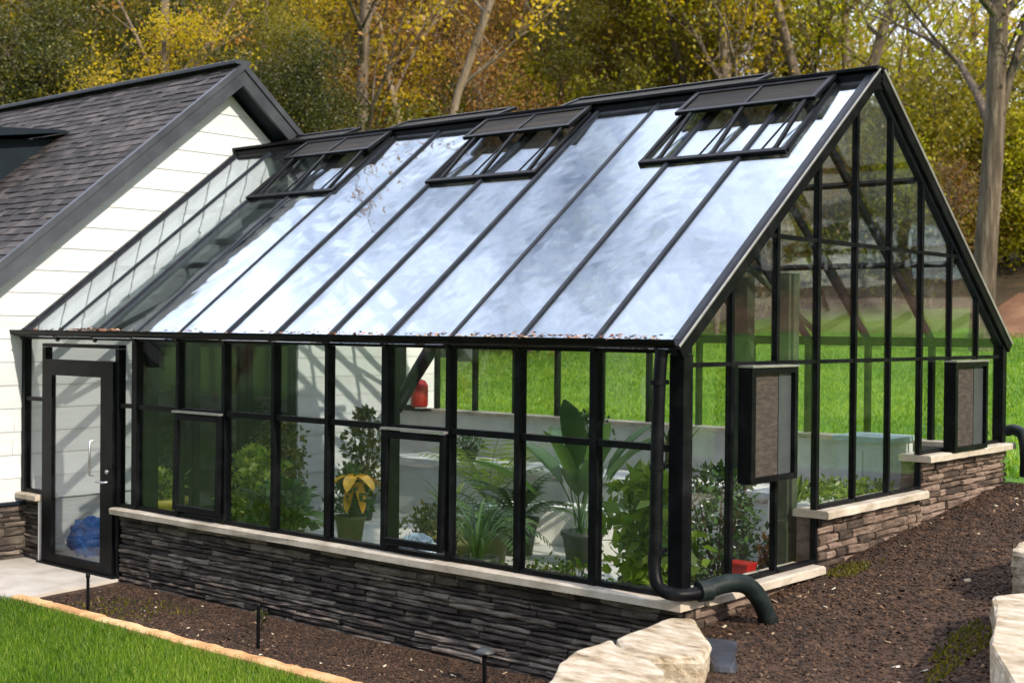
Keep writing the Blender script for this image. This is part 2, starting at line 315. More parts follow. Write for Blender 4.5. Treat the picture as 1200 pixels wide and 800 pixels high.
# ------------------------------------------------------------ house
HY, HZ, HS = 2.59, 5.56, .8135
house = thing('white_house', 'white clapboard house with dark shingle gable roof and slate trim, left of the greenhouse', 'house', (-L-4, 2.6, 0))
HO = Vector(house.location)
def hb(mb, name, m, par=None):          # world coordinates -> house space
    mb.v = [(x-HO.x, y-HO.y, z-HO.z) for x, y, z in mb.v]; return mb.build(name, m, par or house)
WX = -L-.02; YF, YB = -1.15, 6.25
def hw(z):                              # gable wall half-limits at height z (under roof)
    d = (HZ-.30-z)/HS; return max(YF, HY-d), min(YB, HY+d)
mb = MB(); z = .60; ex_ = .243
while z < 5.2:
    a0, a1 = hw(z); b0, b1 = hw(min(z+ex_, 5.25))
    segs = [(-9, 9)]
    if z < 2.3: segs = [(-9, 1.36), (3.72, 9)]
    for s0, s1 in segs:
        y0, y1 = max(a0, s0), min(a1, s1); t0, t1 = max(b0, s0), min(b1, s1)
        if y1-y0 < .05: continue
        cuts = sorted([y0]+[c for c in (random.uniform(-1, 1), random.uniform(1.5, 4.5)) if y0+.4 < c < y1-.4 and random.random() < .35]+[y1])
        for c0, c1 in zip(cuts, cuts[1:]):
            u0 = t0 if c0 == y0 else c0; u1 = t1 if c1 == y1 else c1
            if u1 <= u0: u0 = u1 = (t0+t1)/2
            xb, xt = WX+.016, WX+.004; g = .002
            vs = [(WX-.02, c0+g, z), (xb, c0+g, z), (xb, c1-g, z), (WX-.02, c1-g, z), (WX-.02, u0, z+ex_+.01), (xt, u0, z+ex_+.01), (xt, u1, z+ex_+.01), (WX-.02, u1, z+ex_+.01)]
            mb.add(vs, [(0, 1, 2, 3), (4, 7, 6, 5), (1, 5, 6, 2), (0, 4, 5, 1), (2, 6, 7, 3)])
    z += ex_
hb(mb, 'siding_wall', 'siding_white')
mb = MB(); poly = [(YF, .0), (YF, 2.2), (HY, 5.24), (YB, 2.26), (YB, 0), (3.72, 0), (3.72, 2.32), (1.36, 2.32), (1.36, 0)]
mb.prism(poly, 'x', WX-.2, WX-.021)
mb.box(WX-9, WX-.2, YF, YF+.2, -.3, 2.25); mb.box(WX-9, WX-.2, YB-.2, YB, -.3, 2.3)
hb(mb, 'house_wall', 'siding_white')
def ledge(mb, a, b, zlo, zhi, nrm, depth=.07, hh=(.045, .1), ll=(.18, .6)):
    """stacked ledge stones on the face from a to b (xy), normal nrm, bottom/top functions of distance"""
    a = Vector(a); b = Vector(b); d = (b-a); Lh = d.length; d.normalize(); nv = Vector(nrm)
    z = min(zlo(0), zlo(Lh)); zm = max(zhi(0), zhi(Lh))
    while z < zm-.01:
        h = min(random.uniform(*hh), zm-z); s = -random.uniform(0, .3); 
        if zm-(z+h) < .03: h = zm-z
        while s < Lh:
            l_ = random.uniform(*ll); s0 = max(0, s); s1 = min(Lh, s+l_); s += l_
            if s1-s0 < .03: continue
            mid = (s0+s1)/2
            if z+h > zhi(mid)+.02 or z+h < zlo(mid)-.05: continue
            dp = depth*random.uniform(.68, 1.0); g = .004; q = lambda: random.uniform(-.007, .007)
            n = max(1, int((s1-s0)/.12)); vs = []
            for i in range(n+1):
                t = s0+g+(s1-s0-2*g)*i/n; p = a+d*t; dd = dp+random.uniform(-.012, .012)
                zt, zb = z+h-g+q(), z+g+q()
                vs += [(*(p.xy), zb), (*((p+nv*(dd-.012)).xy), zb), (*((p+nv*dd).xy), zb+.012), (*((p+nv*(dd+random.uniform(-.008, .008))).xy), (zb+zt)/2), (*((p+nv*dd).xy), zt-.012), (*((p+nv*(dd-.012)).xy), zt), (*(p.xy), zt)]
            fs = [(i*7+j, i*7+j+1, i*7+j+8, i*7+j+7) for i in range(n) for j in range(6)]+[tuple(range(7)), tuple(range(n*7+6, n*7-1, -1))]
            mb.add(vs, fs)
        z += h
mb = MB(); ledge(mb, (WX, YF, 0), (WX, -.0, 0), lambda s: -.1, lambda s: .57, (1, 0, 0)); hb(mb, 'stone_base', 'ledge_stone')
mb = MB(); mb.box(WX-.0, WX+.09, YF, -.0, .572, .598); hb(mb, 'base_cap', 'dark_navy')
# roof slopes with individual shingles
XR = -7.91; XL = -19
roof = None
for sgn in (-1, 1):
    mb = MB(); ed = 4.05; th = .16
    ye = HY+sgn*ed; ze = HZ-HS*ed
    mb.add([(XL, HY, HZ-.03), (XR-.03, HY, HZ-.03), (XR-.03, ye, ze-.03), (XL, ye, ze-.03), (XL, HY, HZ-.03-th), (XR-.03, HY, HZ-.03-th), (XR-.03, ye, ze-.03-th), (XL, ye, ze-.03-th)],
           [(0, 1, 2, 3), (4, 5, 6, 7), (0, 1, 5, 4), (1, 2, 6, 5), (2, 3, 7, 6), (3, 0, 4, 7)])
    if sgn == -1:
        SL = ed*math.hypot(1, HS); e = .13; nrow = int(SL/e); dn = Vector((0, -1, -HS)).normalized(); nn = Vector((0, -HS, 1)).normalized(); top = Vector((0, HY, HZ-.03))
        for i in range(nrow+1):
            x = XR-.01-random.uniform(0, .2)
            first = True
            while x > -13.5:
                wd = random.uniform(.1, .3); s0 = min((i+1)*e, SL)+random.uniform(-.012, .012); s1 = i*e-.03
                xr = XR-.01 if first else x; first = False
                p = lambda xx, s, o: tuple(top+Vector((xx, 0, 0))+dn*max(s, 0)+nn*o)
                t = random.uniform(.008, .02)
                mb.add([p(xr, s0, t), p(x-wd+.003, s0, t), p(x-wd+.003, s1, .003), p(xr, s1, .003), p(xr, s0, 0), p(x-wd+.003, s0, 0)], [(0, 1, 2, 3), (0, 4, 5, 1), (0, 3, 4), (1, 5, 2)])
                x -= wd
    r_ = hb(mb, 'roof', 'shingle')
    if sgn == -1: roof = r_
mb = MB(); mb.bar((XL, HY, HZ+.0), (XR, HY, HZ+.0), .22, .05); hb(mb, 'ridge_cap', 'trim_slate', roof)
for sgn in (-1, 1):
    mb = MB(); ed = 4.12; y1 = HY+sgn*ed; z1 = HZ-HS*ed; hh = .27
    for x0, x1, o0, o1 in [(XR-.03, XR+.012, .0, hh), (XR+.012, XR+.035, .0, .085)]:
        mb.prism([(HY, HZ-o0), (y1, z1-o0), (y1, z1-o1), (HY, HZ-o1)], 'x', x0, x1)
    hb(mb, 'rake_board', 'trim_slate')
    mb = MB(); mb.prism([(HY+sgn*.0, HZ-.20), (y1, z1-.20), (y1, z1-.235), (HY, HZ-.235)], 'x', WX-.02, XR-.032)
    hb(mb, 'soffit', 'dark_navy')
    mb = MB(); mb.bar((XL, HY+sgn*4.1, HZ-HS*4.1-.1), (XR, HY+sgn*4.1, HZ-HS*4.1-.1), .04, .2); hb(mb, 'fascia', 'trim_slate')
# shed dormer: cheek triangle
mb = MB(); rzf = lambda y: HZ-HS*(HY-y)
dx0, dx1 = -10.44, -13.2
for xx in (dx0,): mb.prism([(1.61, rzf(1.61)), (.55, rzf(1.61)-.12), (.55, rzf(.55)-.1), (1.5, rzf(1.5)-.1)], 'x', dx1, dx0)
dm = hb(mb, 'dormer', 'dark_navy')
mb = MB(); mb.prism([(1.72, rzf(1.72)-.01), (.3, rzf(1.61)-.14), (.3, rzf(1.61)-.0), (1.66, rzf(1.66)+.06)], 'x', dx1-.2, dx0+.22); hb(mb, 'dormer_roof', 'dark_navy', dm)
# double glazed door in the gable wall, seen through the greenhouse
mb = MB(); mb.box(WX-1.6, WX-.2, 1.2, 3.9, -.1, .1); mb.box(WX-1.7, WX-1.6, 1.2, 3.9, 0, 2.6); mb.box(WX-1.6, WX-.2, 1.1, 1.2, 0, 2.6); mb.box(WX-1.6, WX-.2, 3.9, 4, 0, 2.6); mb.box(WX-1.7, WX-.2, 1.1, 4, 2.6, 2.7)
hb(mb, 'room_interior', 'grey_panel')
for y0, y1 in ((1.38, 2.13), (2.15, 2.91), (2.93, 3.70)):
    mb = MB(); t = .09
    mb.box(WX-.07, WX+.0, y0, y0+t, .1, 2.3); mb.box(WX-.07, WX, y1-t, y1, .1, 2.3); mb.box(WX-.07, WX, y0+t, y1-t, .1, .32); mb.box(WX-.07, WX, y0+t, y1-t, 2.2, 2.3); mb.box(WX-.06, WX-.01, y0+t, y1-t, 1.32, 1.38)
    d = hb(mb, 'door', 'black_paint'); mb = MB(); mb.box(WX-.045, WX-.035, y0+t, y1-t, .32, 1.32); mb.box(WX-.045, WX-.035, y0+t, y1-t, 1.38, 2.2); hb(mb, 'glass', 'glass_dark', d)

# ------------------------------------------------------------ greenhouse
gh = thing('greenhouse', 'long black framed lean glass greenhouse on a stacked stone base against the white house', 'greenhouse', (0, 0, 0))
def gp(mb, name, m, par=None): return mb.build(name, m, par or gh)
# stone bases
core = .0
mb = MB(); mb.box(-6.40, -.04, .02, .16, -.3, S1-.07); ledge(mb, (-6.40, .02, 0), (.03, .02, 0), lambda s: -.2, lambda s: S1-.065, (0, -1, 0), .055, (.028, .062), (.2, .75))
ledge(mb, (-6.40, .14, 0), (-6.40, .02, 0), lambda s: -.1, lambda s: S1-.065, (-1, 0, 0), .03)
o = gp(mb, 'stone_base', 'ledge_stone'); o['label'] = 'dark stacked ledge stone front base'
mb = MB(); mb.box(-L, -7.86, .02, .16, -.3, S1-.065); ledge(mb, (-L, .02, 0), (-7.84, .02, 0), lambda s: -.1, lambda s: S1-.065, (0, -1, 0), .055, (.028, .062), (.2, .75))
gp(mb, 'stone_pier', 'ledge_stone')
mb = MB(); mb.box(-7.84, -7.815, -.055, .13, -.02, S1-.06); gp(mb, 'pier_trim', 'plaster_white')
steps = [(0, 3*G, S1), (3*G, 6*G, S2), (6*G, W+.08, S3)]
mb = MB()
for y0, y1, s in steps:
    mb.box(-.16, -.02, y0+.02, y1, -.3, s-.07)
    ledge(mb, (-.02, y0+.02 if y0 == 0 else y0+.0, 0), (-.02, y1, 0), lambda q: .3, lambda q, s=s: s-.065, (1, 0, 0), .075, (.035, .08), (.12, .4))
o = gp(mb, 'stone_base', 'ledge_brown'); o['label'] = 'stepped brown stone gable base'
def sill(mb, a, b, z, wd, th=.06):
    a = Vector((*a, z-th/2)); b = Vector((*b, z-th/2)); n = 14; d = (b-a); sx = d.normalized().cross(Vector((0, 0, 1)))
    vs = []
    for i in range(n+1):
        p = a+d*i/n; q = lambda: random.uniform(-.004, .004)
        for s_, t_ in [(-.5, -.5), (.5, -.5), (.5, .3), (.44, .5), (-.44, .5), (-.5, .3)]: vs.append(p+sx*(wd*s_+q())+Vector((0, 0, th*t_+q()*.6)))
    mb.add(vs, [(i*6+j, i*6+(j+1) % 6, i*6+6+(j+1) % 6, i*6+6+j) for i in range(n) for j in range(6)]+[tuple(range(6)), tuple(range(n*6+5, n*6-1, -1))])
mb = MB(); sill(mb, (-6.44, .02), (.1, .02), S1, .28); gp(mb, 'sill', 'sill_stone')
mb = MB(); sill(mb, (-L, .02), (-7.80, .02), S1, .26); gp(mb, 'sill', 'sill_stone')
for i, (y0, y1, s) in enumerate(steps):
    mb = MB(); sill(mb, (-.02, y0+(.18 if i == 0 else -.025)), (-.02, y1+(.02 if i == 2 else -.056)), s, .30); gp(mb, 'sill', 'sill_stone')
    if 0: mb = MB(); mb.box(.02, .115, y0-.055, y0-.005, steps[i-1][2]+.004, s-.065); gp(mb, 'step_riser', 'sill_stone')
# rear knee wall
mb = MB(); mb.box(-L+.03, -.17, W-.10, W+.04, -.2, 1.33); gp(mb, 'knee_wall', 'plaster_white')
mb = MB(); mb.box(-L+.03, -.18, W-.2, W+.06, 1.334, 1.38); gp(mb, 'sill', 'sill_stone')
# floor
mb = MB(); mb.box(-L+.03, -.17, .17, W-.11, -.1, .1); gp(mb, 'floor', 'floor_conc')
PW, PD = .042, .075
wid = {0: .11, 1: .06, 2: .05, 3: .045, 4: .07, 5: .042, 6: .04, 7: .045, 8: .04, 9: .08, 12: .06}
for k in range(13):
    if k in (10, 11): continue
    x = -k*B; zb = S1+.002
    mb = MB(); wd = wid.get(k, PW); xx = x+(wd/2 if k == 12 else 0)-(.0)
    mb.box(xx-wd/2, xx+wd/2, -.04, .04 if k else .07, zb, E-.06); gp(mb, 'corner_post' if k in (0, 12) else 'mullion', 'black_paint')
# horizontal rails in the front wall
for z, h in ((MID, .045),):
    for k in range(9):
        mb = MB(); x1, x0 = -k*B-wid[k]/2, -(k+1)*B+wid.get(k+1, PW)/2; mb.box(x0, x1, -.028, .03, z-h/2, z+h/2); gp(mb, 'rail', 'black_paint')
mb = MB(); mb.box(-L+.01, .06, -.045, .05, E-.058, E+.03); gp(mb, 'eave_beam', 'black_paint')
for k in range(9):
    mb = MB(); x1, x0 = -k*B-wid[k]/2, -(k+1)*B+wid.get(k+1, PW)/2; mb.box(x0, x1, -.03, .03, S1+.002, S1+.035); gp(mb, 'bottom_rail', 'black_paint')
# panes, lower ones in bays 4 and 7 are top hung and pushed out
for k in range(9):
    x1, x0 = -k*B-wid[k]/2, -(k+1)*B+wid.get(k+1, PW)/2
    mb = MB(); mb.box(x0, x1, -.004, .004, MID+.023, E-.06); gp(mb, 'window_pane', 'glass_wall')
    if k in (3, 7):
        hz = MID-.03; hl = hz-S1-.07; a = R(1.8 if k == 3 else 1.2); t = .055
        dz = Vector((0, -math.sin(a), -math.cos(a))); nv = Vector((0, -math.cos(a), math.sin(a))); top = Vector((0, -.05, hz))
        mb = MB()
        def q(x, s): return (x, (top+dz*s).y, (top+dz*s).z)
        e0, e1 = x0-.02, x1+.02
        for A_, B_ in [((e0+t/2, 0), (e0+t/2, hl)), ((e1-t/2, 0), (e1-t/2, hl))]: mb.bar(q(*A_), q(*B_), t, .04, nv)
        for s_ in (t/2, hl-t/2): mb.bar(q(e0+t, s_), q(e1-t, s_), t, .038, nv)
        aw = gp(mb, 'awning_window', 'black_paint')
        mb = MB(); mb.bar(q((x0+x1)/2, t), q((x0+x1)/2, hl-t), x1-x0-2*t+.04, .008, nv, 0); gp(mb, 'glass', 'glass_wall', aw)
        mb = MB(); mb.box(e0-.01, e1+.01, -.09, -.03, hz+.012, hz+.03); gp(mb, 'head_flashing', 'silver_edge', aw)
    else:
        mb = MB(); mb.box(x0, x1, -.004, .004, S1+.035, MID-.023); gp(mb, 'window_pane', 'glass_wall')
# door bay
mb = MB()
mb.box(-7.80, -7.74, -.04, .04, .012, E-.14); mb.box(-6.47, -6.41, -.04, .04, .012, E-.14)
mb.box(-7.80, -6.41, -.04, .04, E-.14+.003, E-.10); gp(mb, 'door_frame', 'black_paint')
door = bpy.data.objects.new('door', None); COL.objects.link(door); door.parent = gh
mb = MB(); dxa, dxb, t = -7.735, -6.475, .16; zt = 2.10
mb.box(dxa, dxa+t, -.065, -.015, .03, zt); mb.box(dxb-t-.05, dxb, -.065, -.015, .03, zt)
mb.box(dxa+t, dxb-t-.05, -.065, -.015, .03, .12); mb.box(dxa+t, dxb-t-.05, -.065, -.015, 1.94, zt); gp(mb, 'door_leaf', 'black_paint', door)
mb = MB(); mb.box(dxa+t, dxb-t-.05, -.045, -.037, .12, 1.94); gp(mb, 'glass', 'glass_wall', door)
mb = MB(); mb.tube([(-6.80, -.065, .98), (-6.80, -.11, .98), (-6.80, -.11, 1.32), (-6.80, -.065, 1.32)], .012, 8); mb.tube([(-6.56, -.065, .93), (-6.56, -.11, .93), (-6.68, -.115, .93)], .011, 8); gp(mb, 'handle', 'steel', door)
mb = MB(); mb.lathe([(0, .0), (.022, 0), (.022, .012), (0, .012)], (0, 0, 0), 12); mb.v = [(-6.56+x, -.066-z, 1.03+y) for x, y, z in mb.v]; gp(mb, 'lock', 'steel', door)
mb = MB(); mb.box(-7.80, -6.41, -.1, .1, .012, .03); gp(mb, 'threshold', 'black_paint')
# side lights and transoms
for x0, x1 in ((-L+.07, -7.80), (-6.41, -9*B-.042)):
    zb = S1+.002 if x0 < -7.9 else S1-.0
    mb = MB(); mb.box(x0, x1, -.03, .03, zb, zb+.035); gp(mb, 'bottom_rail', 'black_paint'); mb = MB(); mb.box(x0, x1, -.028, .028, MID-.02, MID+.02); gp(mb, 'rail', 'black_paint')
    mb = MB(); mb.box(x0, x1, -.004, .004, zb+.035, MID-.02); mb.box(x0, x1, -.004, .004, MID+.02, E-.06); gp(mb, 'window_pane', 'glass_wall')
mb = MB()
for x0, x1 in ((-7.80, -7.12), (-7.08, -6.41)): mb.box(x0, x1, -.004, .004, E-.10, E-.058)
gp(mb, 'transom', 'glass_wall')
# thick inner columns with curved brackets
for x, w_ in ((-4*B-.05, .075), (-9*B-.03, .14)):
    mb = MB(); mb.box(x-w_/2, x+w_/2, .07, .07+w_, .1, E+.02)
    if x > -5: mb.tube([(x, .14, 1.8), (x+.03, .3, 2.05), (x+.03, .5, 2.28), (x+.03, .75, 2.5), (x+.03, 1.1, 2.95)], [.05, .055, .06, .055, .05], 8)
    gp(mb, 'column', 'black_paint')
# roof structure ------------------------------------------------
DN = Vector((0, -1, -SLP)).normalized(); NF = Vector((0, -SLP, 1)).normalized()
DB = Vector((0, 1, -SLP)).normalized(); NBk = Vector((0, SLP, 1)).normalized()
def rf(x, y, o=0): p = Vector((x, y, rz(y)))+NF*o; return p
def rb(x, y, o=0): p = Vector((x, y, rz(y)))+NBk*o; return p
YR = W/2
vents = [(.42, 2.38), (4.08, 6.02), (8.0, 10.0)]
rvents = [(1.9, 5.2), (6.4, 8.8), (9.9, 11.9)]
VY = 1.87; FL = math.hypot(.88, .69)
for k in range(13):
    x = -k*B+(.03 if k == 12 else 0)
    mb = MB(); wd = .075 if k in (0, 12) else .042; hh = .12 if k in (0, 12) else .085
    mb.bar(rf(x, -.06, .0), rf(x, YR-.03, .0), wd, hh, NF); gp(mb, 'rafter', 'roof_bar')
    mb = MB(); mb.bar(rb(x, W+.06, .0), rb(x, YR+.03, .0), wd, hh, NBk); gp(mb, 'rafter', 'roof_bar')
    if k < 12:
        inv = [v for v in vents if v[0]-.3 < k+.5 < v[1]+.3]
        x0, x1 = -(k+1)*B+.021, -k*B-.021
        ytop = YR-.05
        segs = [(x0, x1, ytop)]
        mb = MB()
        for s0, s1, yt in segs:
            xm = (s0+s1)/2; q1, q2 = random.uniform(-.006, .006), random.uniform(-.006, .006); mb.bar(rf(xm, -.06, .022+q1), rf(xm, yt, .022+q2), s1-s0, .008, NF+Vector((random.uniform(-.012, .012), 0, 0)), 0)
        o = gp(mb, 'roof_pane', 'glass_roof')
        mb = MB(); mb.bar(rb((x0+x1)/2, W+.05, .022), rb((x0+x1)/2, YR+.05, .022), x1-x0, .008, NBk, 0); gp(mb, 'roof_pane', 'glass_rear')
# purlins just under the glass, inner side
for yv, nm in ((VY, 'purlin'), (1.0, 'purlin')):
    for fn, nv, yy in ((rf, NF, yv), (rb, NBk, W-yv)):
        mb = MB(); mb.bar(fn(-L+.02, yy, -.075), fn(-.03, yy, -.075), .045, .05, nv); gp(mb, nm, 'black_paint')
# ridge
mb = MB(); mb.bar((-L-.02, YR, RZ-.03), (.05, YR, RZ-.03), .16, .15); mb.bar((-L-.04, YR, RZ+.06), (.07, YR, RZ+.06), .2, .03); gp(mb, 'ridge_beam', 'black_paint')
# front vents: flap nearly closed, frame and struts
for a, b in vents:
    x0, x1 = -b*B, -a*B; th = R(33)
    hy, hz = YR-.09, RZ+.03
    dv = Vector((0, -math.cos(th), -math.sin(th))); nv = Vector((0, -math.sin(th), math.cos(th))); FL = .42
    P = lambda x, s: Vector((x, hy, hz))+dv*s
    mb = MB(); t = .05
    for x in (x0+t/2, x1-t/2): mb.bar(P(x, 0), P(x, FL), t, .035, nv)
    mb.bar(P(x0+t, FL-t/2), P(x1-t, FL-t/2), t, .033, nv); mb.bar(P(x0+t, t/2), P(x1-t, t/2), t, .033, nv)
    mb.bar(P((x0+x1)/2, t), P((x0+x1)/2, FL-t), .035, .03, nv)
    rv = gp(mb, 'roof_vent', 'black_paint')
    mb = MB(); xm = (x0+x1)/2; mb.bar(P((x0+t+xm)/2, t), P((x0+t+xm)/2, FL-t), xm-x0-t-.02, .008, nv, 0); mb.bar(P((x1-t+xm)/2, t), P((x1-t+xm)/2, FL-t), xm-x0-t-.02, .008, nv, 0); gp(mb, 'glass', 'flap_reflect_brown', rv)
    mb = MB(); mb.bar(rf(x0-.02, VY, .04), rf(x1+.02, VY, .04), .055, .045, NF)
    for x in (x0, x1): mb.bar(rf(x, VY, .04), rf(x, YR-.1, .04), .04, .045, NF)
    gp(mb, 'vent_frame', 'black_paint', rv)
    for fx in (.12, .5, .93):
        x = x0+(x1-x0)*fx; mb = MB(); mb.bar(rf(x, VY+.02, .05), P(x, FL-.06), .03, .035, (1, 0, 0)); mb.bar(rf(x-.12, VY+.02, .05), P(x, FL-.1), .014, .014, (1, 0, 0)); gp(mb, 'strut', 'black_paint', rv)
for a, b in rvents:
    x0, x1 = -b*B, -a*B; th = R(-21); hy, hz = YR+.09, RZ+.05
    dv = Vector((0, math.cos(th), -math.sin(th))); nv = Vector((0, math.sin(th), math.cos(th)))
    P = lambda x, s: Vector((x, hy, hz))+dv*s
    mb = MB(); t = .05; fl = .62
    for x in (x0+t/2, x1-t/2): mb.bar(P(x, 0), P(x, fl), t, .035, nv)
    mb.bar(P(x0+t, fl-t/2), P(x1-t, fl-t/2), t, .045, nv); mb.bar(P(x0+t, t/2), P(x1-t, t/2), t, .033, nv)
    rv = gp(mb, 'roof_vent', 'black_paint'); mb = MB(); mb.bar(P((x0+x1)/2, t), P((x0+x1)/2, fl-t), x1-x0-2*t, .008, nv, 0); gp(mb, 'glass', 'flap_reflect_brown', rv)
# gable wall
for k in range(1, 9):
    y = k*G; st = S1 if k < 3 else (S2 if k < 6 else S3); wd = .046 if k in (3, 6) else .036
    if k in (3,): st = S1
    if k == 6: st = S2
    mb = MB(); mb.box(-.024, .024, y-wd/2, y+wd/2, st+.002, rz(y)-.06); gp(mb, 'mullion', 'black_paint')
mb = MB(); mb.box(-.05, .05, W-.05, W+.04, S3+.002, E); gp(mb, 'corner_post', 'black_paint')
bounds = [0.07]+[k*G for k in range(1, 9)]+[W-.05]
def yroof(z): return (z-E)/SLP
for k in range(9):
    y0 = bounds[k]+(.025 if k else 0); y1 = bounds[k+1]-.025; st = S1 if k < 3 else (S2 if k < 6 else S3)
    mb = MB(); mb.box(-.02, .02, y0, y1, GM2-.015, GM2+.015); gp(mb, 'rail', 'black_paint')
    ylo, yhi = yroof(GM1)+.1, W-yroof(GM1)-.1
    a, b = max(y0, ylo), min(y1, yhi)
    if b-a > .03: mb = MB(); mb.box(-.02, .02, a, b, GM1-.016, GM1+.016); gp(mb, 'rail', 'black_paint')
    mb = MB(); mb.box(-.028, .028, y0, y1, st+.002, st+.03); gp(mb, 'rail', 'black_paint')
    mb = MB(); mb.prism([(y0, st+.03), (y1, st+.03), (y1, GM2-.018), (y0, GM2-.018)], 'x', -.004, .004)
    cc = [(y0, GM2+.018), (y1, GM2+.018), (y1, rz(y1)-.05)]
    if y0 < YR < y1: cc.append((YR, rz(YR)-.05))
    cc.append((y0, rz(y0)-.05)); mb.prism(cc, 'x', -.004, .004); gp(mb, 'window_pane', 'glass_wall')
for fn, nv, ya, yb in ((rf, NF, -.08, YR), (rb, NBk, W+.08, YR)):
    mb = MB(); mb.bar(fn(.055, ya, .02), fn(.055, yb, .02), .03, .11, nv); gp(mb, 'barge_board', 'black_paint')
    mb = MB(); mb.bar(fn(.074, ya, .066), fn(.074, yb, .066), .008, .016 if fn is rf else .03, nv); gp(mb, 'edge_trim', 'silver_edge')
# rear wall
for k in range(0, 13):
    x = -k*B; mb = MB(); mb.box(x-.025-(.03 if k == 0 else 0), x+.025-(.03 if k == 0 else 0)+(.04 if k == 12 else 0), W-.04, W+.03, 1.382, E-.05) if k else None
    if k: gp(mb, 'mullion', 'black_paint')
    if k < 12: mb = MB(); mb.box(-(k+1)*B+.026, x-.026, W-.004, W+.004, 1.40, E-.05); gp(mb, 'window_pane', 'glass_wall')
mb = MB(); mb.box(-L+.02, -.06, W-.045, W+.04, E-.05, E+.04); gp(mb, 'eave_beam', 'black_paint')
# tie beams and braces inside
for k in (2.6, 5.0, 7.6, 10.2):
    x = -k*B; mb = MB(); zt = 3.36; yy = yroof(zt)+.08; mb.bar((x, yy, zt), (x, W-yy, zt), .05, .07); gp(mb, 'tie_beam', 'algae_post')
    mb = MB(); mb.bar((x, W-.3, 2.42), (x, 3.3, 3.3), .04, .05); gp(mb, 'brace', 'algae_post'); mb = MB(); mb.bar((x, .3, 2.42), (x, 2.2, 3.3), .04, .05); gp(mb, 'brace', 'algae_post')
mb = MB(); mb.box(-.36, -.22, 1.82, 1.98, .1, 2.9); gp(mb, 'inner_post', 'algae_post')
mb = MB(); mb.box(-.115, -.085, 2.0, 2.03, S1+.01, 1.15); gp(mb, 'trim_strip', 'plaster_white')
mb = MB(); mb.box(-2.4, -2.25, 4.6, 4.75, .1, 3.0); gp(mb, 'inner_post', 'algae_post')
# gutter with a half round section
mb = MB(); n = 9; pr = [(math.cos(math.pi+math.pi*i/(n-1))*.065, math.sin(math.pi+math.pi*i/(n-1))*.06) for i in range(n)]
pr2 = [(a*.9, b*.9) for a, b in reversed(pr)]; prof = pr+pr2; gy, gz = -.115, E+.035
vs = [(x, gy+a, gz+b) for x in (-L-.06, .07) for a, b in prof]; m_ = len(prof)
mb.add(vs, [(i, (i+1) % m_, m_+(i+1) % m_, m_+i) for i in range(m_)]+[tuple(range(m_)), tuple(range(2*m_-1, m_-1, -1))], smooth=False)
gut = gp(mb, 'gutter', 'black_paint')
mb = MB()
for x in np.arange(-L+.3, 0, 1.1): mb.box(x, x+.025, -.19, -.04, E+.028, E+.036)
gp(mb, 'bracket', 'black_paint', gut)
# leaf litter in the gutter
mb = MB()
for _ in range(900):
    x = random.choice([random.uniform(-7.2, -6.3), random.uniform(-4.2, -.1), random.uniform(-2.2, -.1), random.uniform(-L, 0)]); y = gy+random.gauss(.03, .035); z = gz+.0+random.uniform(-.01, .022)+max(0, y+.06)*.5
    a = random.uniform(0, 6.3); s = random.uniform(.008, .026); c_, s_ = math.cos(a)*s, math.sin(a)*s; u_ = random.uniform(-.008, .008)
    mb.add([(x-c_, y-s_, z), (x+s_*.5, y-c_*.5, z+u_), (x+c_, y+s_, z), (x-s_*.5, y+c_*.5, z-u_)], [(0, 1, 2, 3)])
lt = mb.build('leaf_litter', 'rust_litter', gut, fixn=False); lt['kind'] = 'stuff'
# downpipe at the front corner ends on the mulch
def smooth_path(pts, n=6):
    pts = [Vector(p) for p in pts]; out = []
    for i in range(len(pts)-1):
        p0 = pts[max(i-1, 0)]; p1 = pts[i]; p2 = pts[i+1]; p3 = pts[min(i+2, len(pts)-1)]
        for j in range(n):
            t = j/n; out.append(.5*((2*p1)+(p2-p0)*t+(2*p0-5*p1+4*p2-p3)*t*t+(3*p1-p0-3*p2+p3)*t**3))
    out.append(pts[-1]); return out
dp = smooth_path([(-.07, -.11, E-.03), (-.075, -.13, 2.1), (-.08, -.14, 1.6), (-.08, -.145, 1.1), (-.08, -.155, .92), (-.03, -.17, .79), (.1, -.13, .755), (.2, .1, .765)])
mb = MB(); mb.tube(dp, .043, 14); pp = gp(mb, 'downpipe', 'black_paint')
mb = MB(); mb.tube(smooth_path([(.17, .03, .765), (.235, .2, .80), (.29, .36, .78), (.33, .47, .68), (.345, .56, .54), (.35, .60, .47)]), .062, 14); mb.tube([(.16, .0, .765), (.195, .08, .77)], .068, 14); gp(mb, 'outlet_elbow', 'pipe_green', pp)
for z in (1.0, 1.55, 2.1):
    mb = MB(); mb.tube([(-.078, -.138, z), (-.078, -.138, z+.03)], .053, 14); mb.box(-.09, -.065, -.1, -.03, z, z+.03); gp(mb, 'pipe_clip', 'black_paint', pp)
mb = MB(); mb.tube(smooth_path([(.02, W+.12, 1.5), (.1, W+.12, 1.52), (.2, W+.08, 1.47), (.24, W+.05, 1.3), (.24, W+.05, 1.08)]), .055, 12); gp(mb, 'rear_drain_pipe', 'pipe_green')
